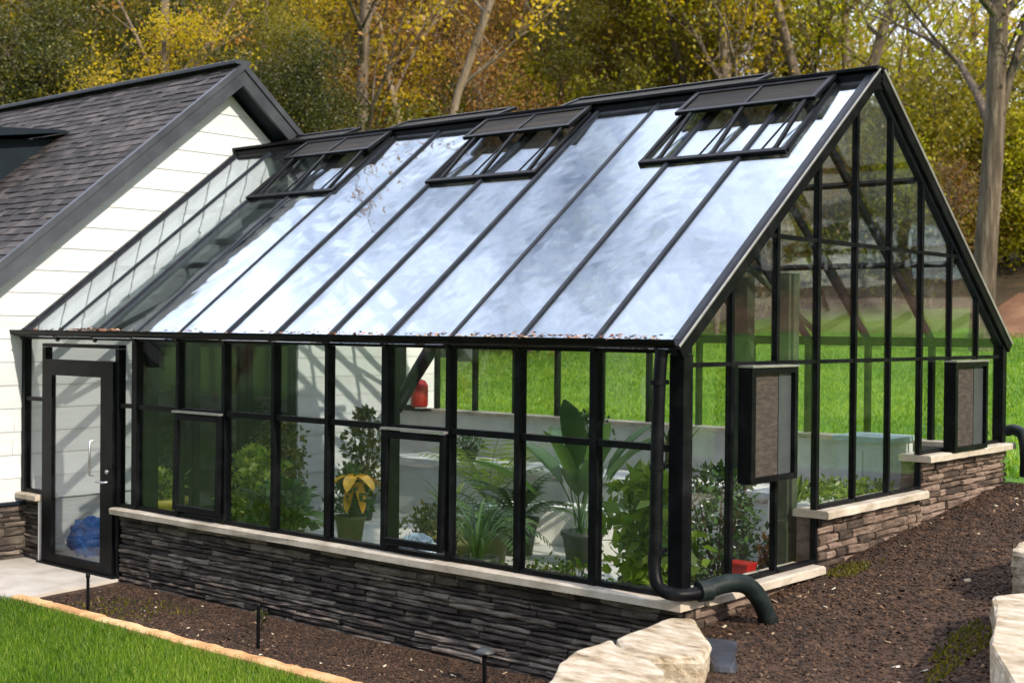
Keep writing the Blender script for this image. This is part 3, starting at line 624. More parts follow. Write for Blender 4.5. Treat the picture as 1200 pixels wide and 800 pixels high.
# two box shaped vent units on the gable
for y0, y1, z0, z1 in ((.66, 1.30, 1.40, 2.20), (4.12, 4.86, 1.40, 2.19)):
    mb = MB(); xo = .12; t = .035
    mb.box(.042, xo, y0, y0+t, z0, z1); mb.box(.042, xo, y1-t, y1, z0, z1); mb.box(.042, xo, y0+t, y1-t, z0, z0+t); mb.box(.042, xo, y0+t, y1-t, z1-t, z1)
    for a, b, c, d in ((y0, y0+.055, z0, z1), (y1-.04, y1, z0, z1), (y0+.055, y1-.04, z0, z0+.04), (y0+.055, y1-.04, z1-.04, z1)): mb.box(xo+.001, xo+.03, a, b, c, d)
    vb = gp(mb, 'vent_box', 'black_paint')
    ym = y0+(y1-y0)*.66; mb = MB(); mb.box(xo-.03, xo-.01, y0+.055, ym, z0+.04, z1-.04); gp(mb, 'panel', 'brick_panel', vb)
    mb = MB(); mb.box(xo-.025, xo-.005, ym+.003, y1-.04, z0+.04, z1-.04); gp(mb, 'side_panel', 'grey_panel', vb)
    mb = MB(); mb.box(.042, xo+.04, y0-.005, y1+.005, z1+.002, z1+.016); gp(mb, 'flashing', 'silver_edge', vb)

# ------------------------------------------------------------ limestone blocks
def rock(name, poly, z0, z1, label, seed, tilt=(0, 0), m='limestone', grp=None, rough=.03):
    c = Vector((sum(p[0] for p in poly)/len(poly), sum(p[1] for p in poly)/len(poly))); bm = bmesh.new()
    vs = [bm.verts.new((p[0]-c.x, p[1]-c.y, z)) for z in (z0, z1) for p in poly]; n = len(poly)
    bm.faces.new(vs[n-1::-1] if False else list(reversed(vs[:n]))); bm.faces.new(vs[n:])
    for i in range(n): bm.faces.new((vs[i], vs[(i+1) % n], vs[n+(i+1) % n], vs[n+i]))
    bmesh.ops.bevel(bm, geom=list(bm.edges), offset=.035, segments=2, affect='EDGES', profile=.6)
    bmesh.ops.triangulate(bm, faces=bm.faces)
    for _ in range(4): bmesh.ops.subdivide_edges(bm, edges=[e for e in bm.edges if e.calc_length() > .05], cuts=1)
    bmesh.ops.triangulate(bm, faces=bm.faces); bm.normal_update()
    for v in bm.verts:
        flat = .3 if v.normal.z > .7 else 1
        p = v.co*3+Vector((seed*7.1, 3, 1)); d = noise.fractal(p, .9, 2.1, 5)*rough+noise.ridged_multi_fractal(p*.9, .8, 2.2, 3, 1, 2)*rough*.35-rough*.4
        lay = math.sin(v.co.z*55+noise.noise(v.co*2)*3)*.008 if abs(v.normal.z) < .5 else 0
        v.co += v.normal*(d*flat+lay); v.co.z += tilt[0]*v.co.x+tilt[1]*v.co.y
    me = bpy.data.meshes.new(name); bm.to_mesh(me); bm.free(); me.materials.append(MATS[m])
    o = bpy.data.objects.new(name, me); COL.objects.link(o); o.location = (c.x, c.y, 0); tag(o, label, 'rock', grp); return o
rock('limestone_block', [(.09, -.8), (.0, -.1), (.13, .0), (.57, -.5), (.74, -.86), (.53, -1.04), (.34, -1.08)], -.1, .59, 'flat cream limestone slab beside the front corner, under the drain pipe', 1, grp='limestone edging blocks', rough=.011)
rock('limestone_block', [(.22, -1.52), (.13, -1.28), (.09, -.84), (.35, -1.11), (.54, -1.07), (.76, -1.29), (1.3, -2.0), (.85, -2.5)], -.1, .60, 'pale flat limestone slab at the bottom edge of the photo, left of the mulch path', 2, grp='limestone edging blocks', rough=.012)
rock('limestone_block', [(1.68, 1.05), (2.2, -.3), (2.7, -1.3), (3.6, -1.0), (3.4, .6), (2.5, 1.9), (1.9, 1.6)], .2, .80, 'large cream limestone block at the right edge of the mulch path, lower front one', 3, grp='limestone edging blocks')
rock('limestone_block', [(1.50, 1.85), (1.8, 1.65), (2.5, 1.95), (2.4, 3.2), (1.6, 3.0), (1.38, 2.3)], .3, .97, 'cream limestone block at the right edge behind the larger one, standing higher', 4, grp='limestone edging blocks')
rock('wet_shade_patch', [(.13, -.04), (.42, .1), (.58, -.25), (.78, -.55), (.66, -.6), (.2, -.12)], .2, .485, 'flat blue grey slab added for the wet, shaded patch under the drain outlet', 5, m='trim_slate', rough=.015)  # added slab, pipe shadow and wet ground put into its dark colour

# ------------------------------------------------------------ scatter helpers
def blades(name, n, fx, hgt, wid_, m, label=None, kind='stuff', lean=.5):
    P = fx(n); n = len(P); h = hgt*rng.uniform(.55, 1.25, n); a = rng.uniform(0, 2*np.pi, n); la = rng.uniform(0, 2*np.pi, n); ln = rng.uniform(.1, lean, n)*h
    d = np.stack([np.cos(a), np.sin(a), 0*a], -1)*(wid_*rng.uniform(.6, 1.3, n)/2)[:, None]; l_ = np.stack([np.cos(la)*ln, np.sin(la)*ln, h], -1)
    mid = P+l_*np.array([.35, .35, .6]); V = np.stack([P-d, P+d, mid+d*.7, mid-d*.7, P+l_+d*.1, P+l_-d*.1], 1).reshape(-1, 3)
    b = np.arange(n)*6; F = np.concatenate([np.stack([b, b+1, b+2, b+3], -1), np.stack([b+3, b+2, b+4, b+5], -1)]); vr = rng.normal(.5, .22, n)+fbm(P[:, 0], P[:, 1], 1.9, 11)*.2+fbm(P[:, 0], P[:, 1], .6, 12)*.14
    o = npmesh(name, V, F, np.concatenate([vr, vr]), m)
    if kind: o['kind'] = kind
    if label: o['label'] = label; o['category'] = 'grass'
    return o
def uni(x0, x1, y0, y1, cond=None):
    def f(n):
        x = rng.uniform(x0, x1, n); y = rng.uniform(y0, y1, n)
        if cond is not None: k = cond(x, y); x, y = x[k], y[k]
        return np.stack([x, y, H(x, y)-.004], -1)
    return f
blades('lawn_grass', 260000, uni(-10.5, -.3, -4.3, -1.19, lambda x, y: ((x > -6.1) & (y < -1.235)) | (y < -1.27+.02*np.sin(x*5))), .075, .006, 'grass_blade', 'bright green mown grass growing on the front lawn')
blades('meadow_grass', 330000, uni(-26, 9, 5.8, 18.9, lambda x, y: (x < 3) & (rng.random(len(x)) < np.clip(10/y, .3, 1))), .055, .016, 'grass_far', 'bright lime green grass on the sloping lawn behind the greenhouse')
blades('weed_tuft', 1500, uni(.1, .32, 1.2, 2.4, lambda x, y: fbm(x, y, 5, 2) > .1), .026, .011, 'leaf_olive', 'small weeds growing at the foot of the stepped stone base')
blades('moss_tuft', 3500, uni(1.2, 1.75, .0, 2.0, lambda x, y: fbm(x, y, 4, 6)+(x-1.6) > .0), .028, .014, 'leaf_olive', 'mossy weeds beside the limestone blocks at the right edge')
blades('bed_weed', 900, uni(-6.2, -4.6, -1.1, -.3, lambda x, y: (fbm(x, y, 4, 8) > .1) & (y > -1.08)), .035, .014, 'leaf_olive', 'small olive weeds in the bed near the path')
def chips(name, n, fx, s0, s1, m, label):
    P = fx(n); n = len(P); s = rng.uniform(s0, s1, n)*rng.uniform(.5, 1, n); a = rng.uniform(0, 2*np.pi, n); t = rng.normal(0, .35, (n, 2))
    u = np.stack([np.cos(a), np.sin(a), t[:, 0]], -1)*s[:, None]; v = np.stack([-np.sin(a), np.cos(a), t[:, 1]], -1)*(s*rng.uniform(.25, .6, n))[:, None]
    up_ = np.array([0, 0, 1.])*(s*.25)[:, None]; P = P+np.array([0, 0, .008])
    V = np.stack([P-u-v, P+u-v*.7, P+u*.8+v, P-u*.9+v, P-u*.8-v*.8+up_, P+u*.8-v*.6+up_, P+u*.7+v*.8+up_, P-u*.7+v*.8+up_], 1).reshape(-1, 3)
    b = (np.arange(n)*8)[:, None, None]; F = (b+np.array([[4, 5, 6, 7], [0, 1, 5, 4], [1, 2, 6, 5], [2, 3, 7, 6], [3, 0, 4, 7]])[None]).reshape(-1, 4)
    o = npmesh(name, V, F, np.repeat(rng.beta(1.6, 2.6, n), 5), m); o['kind'] = 'stuff'; o['label'] = label; o['category'] = 'mulch'; return o
pathc = lambda x, y: (x < 2.6+.25*y) & ((x > .05) | (y < 0))
chips('bark_mulch', 60000, uni(.05, 4, -4.2, 5.6, pathc), .006, .024, 'bark_chip', 'dark brown bark chips covering the sloping path beside the gable')
chips('bed_mulch', 30000, uni(-6.2, -.15, -1.1, -.06), .006, .022, 'bark_chip', 'dark bark chips in the bed below the stone wall')
mat('chip_pale', [(.35, .26, .16), (.6, .5, .36), (.75, .68, .55)], 3, .9, var=.6)
chips('wood_chip', 160, uni(.1, 3, -3, 5.6, pathc), .012, .035, 'chip_pale', 'scattered pale wood chips on the dark mulch path')
chips('fallen_leaf', 70, uni(-6.2, -.3, -1.1, -.1), .012, .03, 'chip_pale', 'scattered pale chips in the bed below the wall')

# ------------------------------------------------------------ garden stakes
def stake(x, y, h, label, head):
    t = thing('path_light', label, 'path light', (x, y, float(H(x, y))), 'path lights in the bed'); mb = MB(); mb.tube([(0, 0, -.05), (0, 0, h)], .014, 8); mb.build('stake', 'black_paint', t)
    mb = MB()
    if head: mb.lathe([(.0, h+.03), (.03, h+.028), (.075, h+.0), (.072, h-.008), (.02, h-.006), (.0, h-.006)], n=16)
    else: mb.lathe([(.0, h+.012), (.018, h+.01), (.02, h-.02), (.014, h-.03)], n=10)
    mb.build('lamp_cap', 'black_paint' if not head else 'grey_panel', t)
stake(-5.38, -1.0, .33, 'thin black lamp stake standing near the glass door', False)
stake(-3.26, -.85, .35, 'thin black lamp stake in the middle of the mulch bed', False)
stake(-1.29, -.45, .24, 'short lamp stake with flat round cap at the bottom edge of the photo', True)
t = thing('bed_sprout', 'small dark seedling in the bed in front of the stone wall', 'plant', (-3.75, -.42, 0)); mb = MB(); mb.tube([(0, 0, 0), (.01, 0, .09), (-.01, .01, .15)], .006, 6)
for i in range(10):
    a = i*1.3; mb.add([(0, 0, .05+.01*i), (math.cos(a)*.03-.01, math.sin(a)*.03, .07+.01*i), (math.cos(a)*.07, math.sin(a)*.07, .06+.01*i), (math.cos(a+.5)*.035, math.sin(a+.5)*.035, .055+.01*i)], [(0, 1, 2, 3)])
mb.build('foliage', 'leaf_dark', t, fixn=False)

# ------------------------------------------------------------ interior plants and pots
def leafcloud(pts, size, name, m, parent, aspect=.5, upb=.3):
    P = np.asarray(pts, float); n = len(P); d = rng.normal(size=(n, 3)); d[:, 2] += upb; d /= np.linalg.norm(d, axis=1)[:, None]
    e = np.cross(d, rng.normal(size=(n, 3))); e /= np.linalg.norm(e, axis=1)[:, None]; nn_ = np.cross(d, e)
    s = size*rng.uniform(.45, 1.25, n)[:, None]
    V = np.stack([P, P+d*s*.45+e*s*aspect*.5+nn_*s*.08, P+d*s, P+d*s*.45-e*s*aspect*.5+nn_*s*.08], 1).reshape(-1, 3)
    b = (np.arange(n)*4)[:, None]; return npmesh(name, V, b+np.arange(4)[None], np.clip(rng.normal(.5, .22, n), 0, 1), m, parent)
def pot(t, r, h, m='terracotta_dark', sq=False):
    mb = MB()
    if sq: mb.box(-r, r, -r, r, 0, h); mb.box(-r-.015, r+.015, -r-.015, r+.015, h-.04, h-.002)
    else: mb.lathe([(0, 0), (r*.72, 0), (r*.97, h*.86), (r*1.05, h*.87), (r*1.06, h), (r*.95, h), (r*.93, h*.9), (0, h*.9)], n=20)
    return mb.build('pot', m, t)
def strap(mb, base, az, el, ln, wd, droop=.9, n=9, paddle=None, fold=.2):
    p = Vector(base); d = Vector((math.cos(az)*math.cos(el), math.sin(az)*math.cos(el), math.sin(el))); sx = Vector((-math.sin(az), math.cos(az), 0)); vs = []; st = ln/n
    for i in range(n+1):
        t = i/n
        w_ = wd*(math.sin(math.pi*min(1, t*.95+.05))**.6) if not paddle else (wd*.07 if t < paddle else wd*math.sin(math.pi*min(1, (t-paddle)/(1-paddle)*.93+.06))**.7)
        up_ = sx.cross(d)*-1 if sx.cross(d).z < 0 else sx.cross(d)
        vs += [p-sx*w_/2+up_*w_*fold, p, p+sx*w_/2+up_*w_*fold]; p = p+d*st; e2 = math.asin(max(-1, min(1, d.z)))-droop/n*(.4+1.2*t); d = Vector((math.cos(az)*math.cos(e2), math.sin(az)*math.cos(e2), math.sin(e2)))
    k = random.random(); mb.add(vs, [(i*3+j, i*3+j+1, i*3+j+4, i*3+j+3) for i in range(n) for j in (0, 1)], k, True)
def strap_plant(t, z0, n, ln, wd, m, paddle=None, el=(.9, 1.45), droop=1.0, name='foliage'):
    mb = MB()
    for i in range(n): strap(mb, (random.gauss(0, .03), random.gauss(0, .03), z0), i*2.4+random.uniform(-.3, .3), random.uniform(*el), ln*random.uniform(.7, 1.1), wd*random.uniform(.8, 1.15), droop*random.uniform(.6, 1.3), paddle=paddle)
    return mb.build(name, m, t, fixn=False)
def frond_plant(t, z0, n, ln, m, el=(.5, 1.3), droop=1.5, lw=.025, ll=.22):
    mb = MB()
    for i in range(n):
        az = i*2.4+random.uniform(-.3, .3); e = random.uniform(*el); p = Vector((0, 0, z0)); l_ = ln*random.uniform(.75, 1.1); st = l_/14; k = random.random()
        pts = []
        for j in range(15):
            d = Vector((math.cos(az)*math.cos(e), math.sin(az)*math.cos(e), math.sin(e))); pts.append(p.copy()); sx = Vector((-math.sin(az), math.cos(az), 0))
            if j > 2:
                s = ll*math.sin(math.pi*(j-2)/13.5)**.7*l_
                for sg in (-1, 1):
                    q = (sx*sg+d*.55-Vector((0, 0, .25))).normalized()*s; mb.add([p, p+q*.5+d*lw*.7, p+q, p+q*.5-d*lw*.7], [(0, 1, 2, 3)], k)
            p = p+d*st; e -= droop/14*(.4+j/12)
        mb.tube(pts, [.006]*12+[.004, .003, .002], 4, False, k)
    return mb.build('foliage', m, t, fixn=False)
def bush(t, z0, r, h, n, size, m, asp=.5):
    a = rng.uniform(0, 2*np.pi, n); rr = r*np.sqrt(rng.uniform(0, 1, n)); z = rng.uniform(0, 1, n); f = np.sin(np.pi*(z*.85+.12))**.5
    lump = 1+.3*np.sin(a*3+z*5)
    leafcloud(np.stack([rr*f*np.cos(a)*lump, rr*f*np.sin(a)*lump, z0+z*h], -1), size, 'foliage', m, t, asp)
    mb = MB()
    for i in range(7): q = i*.9; mb.tube([(0, 0, z0-.02), (math.cos(q)*r*.3, math.sin(q)*r*.3, z0+h*.4), (math.cos(q)*r*.6, math.sin(q)*r*.6, z0+h*.85)], [.01, .008, .004], 5, False)
    mb.build('stem', 'twig', t, fixn=False)
FZ = .1
def T(name, label, x, y, z=FZ, grp='potted plants in the greenhouse', cat='potted plant'): return thing(name, label, cat, (x, y, z), grp)
t = T('bird_of_paradise', 'tall plant with big paddle leaves in a dark pot, behind the right front panes', -3.3, 3.25); pot(t, .21, .34); strap_plant(t, .28, 17, 1.42, .25, 'leaf_house', paddle=.45, el=(.75, 1.5), droop=1.1)
t = T('potted_fern', 'dark arching fern in a grey tub left of the tall paddle-leaved plant', -3.75, 2.35); pot(t, .2, .42, 'pot_olive'); frond_plant(t, .38, 20, .62, 'leaf_house', (.2, 1.2))
t = T('potted_cycad', 'palm-like plant in a round dark green tub beside the paddle-leaved plant', -4.2, 3.3); pot(t, .22, .38); frond_plant(t, .34, 18, .75, 'leaf_house', (.4, 1.4), lw=.04)
t = T('square_planter', 'low olive square planter with leaning grassy leaves', -4.75, 2.85); pot(t, .22, .36, 'pot_olive', True); strap_plant(t, .32, 26, .7, .03, 'leaf_houselime', droop=1.4)
t = T('slim_palm', 'pale arching palm behind the square planter', -5.5, 4.3); pot(t, .18, .3); frond_plant(t, .28, 14, 1.15, 'leaf_houselime', (.9, 1.4), 1.2)
t = T('spiky_plant', 'spiky green plant in the corner right of the tall paddle-leaved plant', -1.9, 2.6); pot(t, .2, .3); strap_plant(t, .28, 34, .95, .05, 'leaf_house', el=(.5, 1.4), droop=.8)
t = T('yellow_canna', 'plant with a hanging bright yellow flower, near the white inner wall', -6.0, 2.6); pot(t, .17, .3, 'pot_olive'); bush(t, .3, .22, .5, 420, .1, 'leaf_house')
mb = MB()
for i in range(6): strap(mb, (.1, -.03, .75), i*1.05, -.2, .34, .14, .9)
for i in range(4): strap(mb, (.1, -.03, .74), i*1.6, -1.2, .42, .13, .2)
mb.build('flower', 'yellow_petal', t, fixn=False)
t = T('leafy_shrub', 'lime leaved shrub on the floor behind the left panes, right of the low hung window', -6.75, 1.9); pot(t, .2, .3, 'pot_olive'); bush(t, .28, .33, .75, 800, .1, 'leaf_houselime')
t = T('round_leaf_plant', 'plant with large round dark leaves in front of the white inner wall', -6.0, 1.6); pot(t, .18, .28); strap_plant(t, .25, 22, .62, .24, 'leaf_house', paddle=.45, el=(.3, 1.3), droop=1.2)
t = T('climbing_vine', 'dark vine standing beside the white inner wall near the yellow flower', -7.2, 3.9); pot(t, .16, .3); bush(t, .3, .24, 1.05, 700, .09, 'leaf_dark', .6)
t = T('yellow_tub', 'olive yellow tub with trailing leaves at the far left pane', -7.4, 1.15); pot(t, .26, .5, 'pot_yellow'); bush(t, .48, .26, .3, 260, .1, 'leaf_houselime')
t = T('grey_shrub', 'dusky grey-green shrub behind the right hand hung window', -3.7, 1.5); pot(t, .16, .22); bush(t, .22, .28, .5, 700, .06, 'leaf_dark')
t = T('tall_bush', 'bright leafy bush with small leaves just inside the gable corner', -1.15, 1.35, .1); pot(t, .25, .4); bush(t, .38, .36, .85, 800, .15, 'leaf_houselime', .6)
t = T('flowering_shrub', 'loose shrub with tiny pale flowers behind the gable panes', -.95, 2.0, .1); pot(t, .22, .36); bush(t, .34, .42, .9, 1500, .07, 'leaf_house', .55)
pts = [(random.gauss(0, .2), random.gauss(0, .2), random.uniform(.5, 1.25)) for _ in range(60)]; leafcloud(pts, .03, 'flower', 'white_plastic', t, 1.0)
t = T('red_croton', 'small red and orange leaved plant beside the red box', -.55, 2.15, .45); pot(t, .09, .12); bush(t, .1, .14, .22, 120, .08, 'leaf_brown')
t = T('snake_plant', 'upright green strap plant standing near the gable corner step', -1.0, 3.3, .45); pot(t, .12, .2); strap_plant(t, .18, 14, .55, .07, 'leaf_houselime', el=(1.2, 1.5), droop=.15)
t = T('hanging_pot_plant', 'dark tall pot with trailing leaves on the white rear bench', -4.35, 4.75, .82); pot(t, .15, .36); bush(t, .34, .26, .36, 420, .07, 'leaf_house')
t = T('bench_herb', 'low green herbs at the left end of the white rear bench', -6.3, 4.8, .82); pot(t, .14, .14); bush(t, .12, .24, .2, 300, .06, 'leaf_house')
t = T('bench_cactus', 'dark spiky plant on the rear bench behind the palms', -3.3, 4.85, .82); pot(t, .14, .2); strap_plant(t, .18, 24, .5, .04, 'leaf_dark', droop=.5)
t = T('dark_bush', 'dark dense bush beyond the low hung window at the left', -7.1, 2.5); pot(t, .2, .3); bush(t, .28, .36, 1.0, 1100, .09, 'leaf_dark')
t = T('broad_leaf_bush', 'broad leaved dark bush just left of the yellow flower', -5.55, 1.25); pot(t, .18, .28); bush(t, .26, .27, .55, 500, .12, 'leaf_house', .7)
t = T('arching_grass', 'thin arching grass plant right of the open window', -3.2, 1.6); pot(t, .17, .3); strap_plant(t, .28, 40, .75, .022, 'leaf_house', droop=1.8)
# rear bench, low front bench, cabinet
t = thing('rear_bench', 'long white panelled bench along the rear glass wall', 'bench', (-4.6, 4.95, FZ)); mb = MB(); mb.box(-2.9, 2.9, -.38, .36, .66, .72); mb.build('bench_top', 'plaster_white', t)
for i in range(7): mb = MB(); mb.box(-2.85+i*.95-.03, -2.85+i*.95+.03, -.34, -.28, 0, .66); mb.build('leg', 'plaster_white', t)
mb = MB(); mb.box(-2.8, 2.8, -.3, -.27, .0, .6); mb.build('panel', 'plaster_white', t)
t = thing('storage_cabinet', 'white metal cabinet with a bluish top behind the gable panes', 'cabinet', (-.95, 4.85, FZ)); mb = MB(); mb.box(-.27, .27, -.25, .25, 0, 1.3); mb.box(-.24, -.01, -.262, -.252, .1, 1.22); mb.box(.01, .24, -.262, -.252, .1, 1.22); mb.build('cabinet_body', 'white_plastic', t); mb = MB(); mb.box(-.31, .31, -.29, .28, 1.302, 1.35); mb.build('cabinet_top', 'pale_blue', t)
t = thing('raised_planter', 'long raised planter full of low green plants behind the middle gable panes', 'planter', (-.75, 3.7, FZ)); mb = MB(); mb.box(-.4, .4, -.55, .6, 0, .85); mb.build('planter_box', 'plaster_white', t); n = 900
leafcloud(np.stack([rng.uniform(-.38, .38, n), rng.uniform(-.5, .55, n), .85+rng.uniform(0, .14, n)], -1), .07, 'foliage', 'leaf_houselime', t)
t = thing('low_bench', 'low pale bench inside the front part of the gable, red box on it', 'bench', (-.7, 2.6, FZ)); mb = MB(); mb.box(-.35, .35, -.6, .35, .29, .345); mb.build('bench_top', 'plaster_white', t)
for a in (-.3, .3):
    for b in (-.55, .3): mb = MB(); mb.box(a-.03, a+.03, b-.03, b+.03, 0, .29); mb.build('leg', 'plaster_white', t)
t = thing('red_crate', 'bright red plastic box behind the lowest gable panes', 'box', (-.5, 1.62, .52)); mb = MB(); mb.prism([(-.08, 0), (.08, 0), (.095, .14), (-.095, .14)], 'y', -.07, .07); mb.build('box_body', 'red_paint', t); mb = MB(); mb.box(-.1, .1, -.08, .08, .141, .155); mb.build('box_rim', 'red_paint', t)
t = thing('low_shelf', 'narrow pale shelf just behind the lowest gable panes, carrying the red box', 'shelf', (-.45, 1.2, FZ)); mb = MB(); mb.box(-.25, .2, -.6, .62, .38, .42); mb.build('shelf_top', 'plaster_white', t); mb = MB(); mb.box(-.2, .15, -.5, -.44, 0, .38); mb.box(-.2, .15, .44, .5, 0, .38); mb.build('bracket', 'plaster_white', t)
o = rock('foil_tray', [(-.12, -.18), (.12, -.18), (.13, .18), (-.12, .17)], 0, .05, 'flat white tray on the shelf beside the red box', 8, m='white_plastic', rough=.008); o.location = (-.4, 1.25, .525); o['category'] = 'tray'
t = thing('red_canister', 'red canister hanging at the rear corner by the white siding', 'canister', (-7.45, 5.12, 1.42)); mb = MB(); mb.lathe([(0, 0), (.1, .0), (.115, .03), (.115, .28), (.08, .34), (.03, .36), (0, .36)], n=18); mb.build('canister_body', 'red_paint', t); mb = MB(); mb.tube([(0, 0, .36), (0, 0, .41), (.06, 0, .42)], .015, 8); mb.build('nozzle', 'black_paint', t); mb = MB(); mb.box(-.3, -.1, -.02, .02, -.05, .02); mb.box(-.2, .12, -.1, .1, -.05, -.02); mb.build('bracket', 'black_paint', t)
# crumpled blue tarp behind the door, pale sack, rubble bed
def lump(name, c, r, m, label, cat, seed, zs=1.0):
    bm = bmesh.new(); bmesh.ops.create_icosphere(bm, subdivisions=5, radius=1)
    for v in bm.verts:
        p = v.co.copy(); d = 1+.28*noise.ridged_multi_fractal(p*1.3+Vector((seed, 0, 0)), .8, 2.1, 4, 1, 2)-.3+.1*noise.noise(p*4)
        v.co = Vector((p.x*r[0]*d, p.y*r[1]*d, max(-.02, p.z*r[2]*d+r[2]*.45)))
    me = bpy.data.meshes.new(name); bm.to_mesh(me); bm.free(); me.materials.append(MATS[m]); o = bpy.data.objects.new(name, me); COL.objects.link(o); o.location = c; tag(o, label, cat); return o
lump('blue_tarp', (-7.42, .32, FZ), (.34, .15, .24), 'blue_tarp', 'crumpled bright blue tarp lying behind the glass door', 'tarp', 3)
lump('paper_sack', (-3.13, .75, FZ+.45), (.16, .12, .1), 'pale_blue', 'pale blue white sack standing behind the open lower window', 'sack', 5)
t = thing('work_crate', 'low dark crate under the pale sack behind the front panes', 'crate', (-3.13, .75, FZ)); mb = MB(); mb.box(-.25, .25, -.2, .2, .0, .42); mb.box(-.27, .27, -.22, .22, .4, .45); mb.build('crate_body', 'terracotta_dark', t)
for i in range(14):
    a = i*.9; x = -2.3+.3*math.cos(a)*random.uniform(.4, 1.4); y = 1.1+.28*math.sin(a)*random.uniform(.3, 1.1); r = random.uniform(.07, .14)
    rr = lump('bed_rock', (x, y, FZ), (r, r*.9, r*.8), 'rubble', 'mottled brown rubble stone in the heap behind the right front panes', 'rock', i*2.7); rr['group'] = 'rubble stones inside the greenhouse'
t = thing('heap_plants', 'low yellow green plants between the rubble stones behind the right front panes', 'plant', (-2.2, 1.35, FZ)); n = 700
leafcloud(np.stack([rng.normal(0, .3, n), rng.normal(0, .18, n), rng.uniform(.05, .34, n)], -1), .06, 'foliage', 'leaf_brown', t); leafcloud(np.stack([rng.normal(.1, .25, n), rng.normal(0, .18, n), rng.uniform(.1, .4, n)], -1), .06, 'foliage', 'leaf_houselime', t)
t = thing('white_curved_bench', 'pale curved concrete seat standing among the pots', 'bench', (-4.1, 3.9, FZ)); mb = MB(); 
vs = []; n = 14
for i in range(n+1):
    a = math.pi*(.15+.75*i/n); 
    for r_ in (.75, 1.15):
        for z in (.0, .42): vs.append((r_*math.cos(a), r_*math.sin(a)-.6, z))
mb.add(vs, [(i*4, i*4+1, i*4+5, i*4+4) for i in range(n)]+[(i*4+2, i*4+6, i*4+7, i*4+3) for i in range(n)]+[(i*4+1, i*4+3, i*4+7, i*4+5) for i in range(n)]+[(0, 2, 3, 1), (n*4, n*4+1, n*4+3, n*4+2)]); mb.build('seat', 'plaster_white', t)

# ------------------------------------------------------------ trees
def grow(h, r0, seed, fork=0, levels=3, crown0=.3, spread=.5, nb=9, bend=.06, twigs=True, up_=.5):
    """returns (tube list [(pts, radii)], tips array)"""
    rn = random.Random(seed); tubes = []; tips = []
    def branch(p, d, ln, r, lev):
        n = 7 if lev == 0 else 5; pts = [p.copy()]; rad = [r]
        for i in range(n):
            d = (d+Vector((rn.gauss(0, 1), rn.gauss(0, 1), rn.gauss(0, .5)))*(bend if lev == 0 else .16)+Vector((0, 0, .02 if lev == 0 else .06))).normalized()
            p = p+d*(ln/n); pts.append(p.copy()); rad.append(r*(1-(i+1)/n*(.62 if lev == 0 else .8)))
        tubes.append((pts, rad, lev))
        if lev >= levels: tips.extend([(q.x, q.y, q.z) for q in pts[2:]]); return
        k = nb if lev == 0 else 5
        for j in range(k):
            t = (crown0+(1-crown0)*(j+rn.random()*.6)/k) if lev == 0 else (.25+.75*(j+rn.random())/k)
            ii = min(n, max(0, int(t*n))); q = pts[ii]; az = j*2.4+rn.uniform(-.4, .4)
            dd = (Vector((math.cos(az), math.sin(az), 0))*rn.uniform(.7, 1.1)+Vector((0, 0, up_+rn.uniform(-.2, .3)))+d*.3).normalized()
            branch(q, dd, ln*rn.uniform(.75, 1.1)*(spread if lev == 0 else .55)*(1.15-.5*t if lev == 0 else 1), rad[ii]*(.5 if lev == 0 else .6), lev+1)
        if lev: tips.extend([(q.x, q.y, q.z) for q in pts[3:]])
    if fork:
        pts = [Vector((0, 0, -.3)), Vector((0, 0, h*.1)), Vector((rn.uniform(-.1, .1), 0, h*fork))]; tubes.append((pts, [r0*1.25, r0, r0*.9], 0))
        for s in (-1, 1): branch(pts[-1]+Vector((s*r0*.2, 0, -h*.06)), Vector((s*(.2 if h > 15.5 else .25), rn.uniform(-.1, .1), 1)).normalized(), h*(1-fork), r0*.8, 0)
    else: branch(Vector((0, 0, -.3)), Vector((rn.uniform(-.04, .04), rn.uniform(-.04, .04), 1)).normalized(), h, r0, 0)
    return tubes, np.array(tips)
def make_tree(name, h, r0, seed, leafm, nleaf, lsize, barkm='bark_grey', clump=.36, **kw):
    tubes, tips = grow(h, r0, seed, **kw)
    t = bpy.data.objects.new(name, None); COL.objects.link(t)
    a = MB(); 
    for pts, rad, lev in tubes:
        if lev < 3: a.tube(pts, [max(.012, x) for x in rad], (12, 7, 4)[lev], False)
        else: a.tube(pts[::2], [max(.008, x) for x in rad[::2]], 3, False)
    a.build('trunk', barkm, t, fixn=False)
    if nleaf:
        lr = np.random.default_rng(seed); keep = tips[lr.random(len(tips)) < .42]
        c = keep[lr.integers(0, len(keep), nleaf)]; P = c+lr.normal(0, clump, (nleaf, 3))*np.array([1, 1, .6])*lr.uniform(.4, 1.2, (nleaf, 1))
        leafcloud(P, lsize, 'crown', leafm, t, .62, 0)
    return t
protos = {}
def proto(key, *a, **k): protos[key] = (make_tree(*a, **k), [False])
proto('olive', 'broadleaf_tree', 13, .2, 11, 'leaf_olive', 42000, .105, crown0=.12, spread=.42, nb=12)
proto('gold', 'golden_tree', 13, .18, 12, 'leaf_gold', 11000, .14, crown0=.2, spread=.42, nb=11)
proto('lime', 'lime_tree', 12, .17, 13, 'leaf_lime', 11000, .14, crown0=.12, spread=.45, nb=11)
proto('brown', 'rust_leaved_tree', 12, .15, 14, 'leaf_brown', 22000, .085, crown0=.15, spread=.42, nb=12)
proto('dark', 'evergreen_tree', 11, .2, 15, 'leaf_dark', 52000, .10, crown0=.06, spread=.4, nb=14, clump=.42)
proto('pale', 'pale_trunk_tree', 16, .16, 16, 'leaf_brown', 2500, .12, barkm='bark_pale', crown0=.4, spread=.3, nb=8, levels=2, bend=.03)
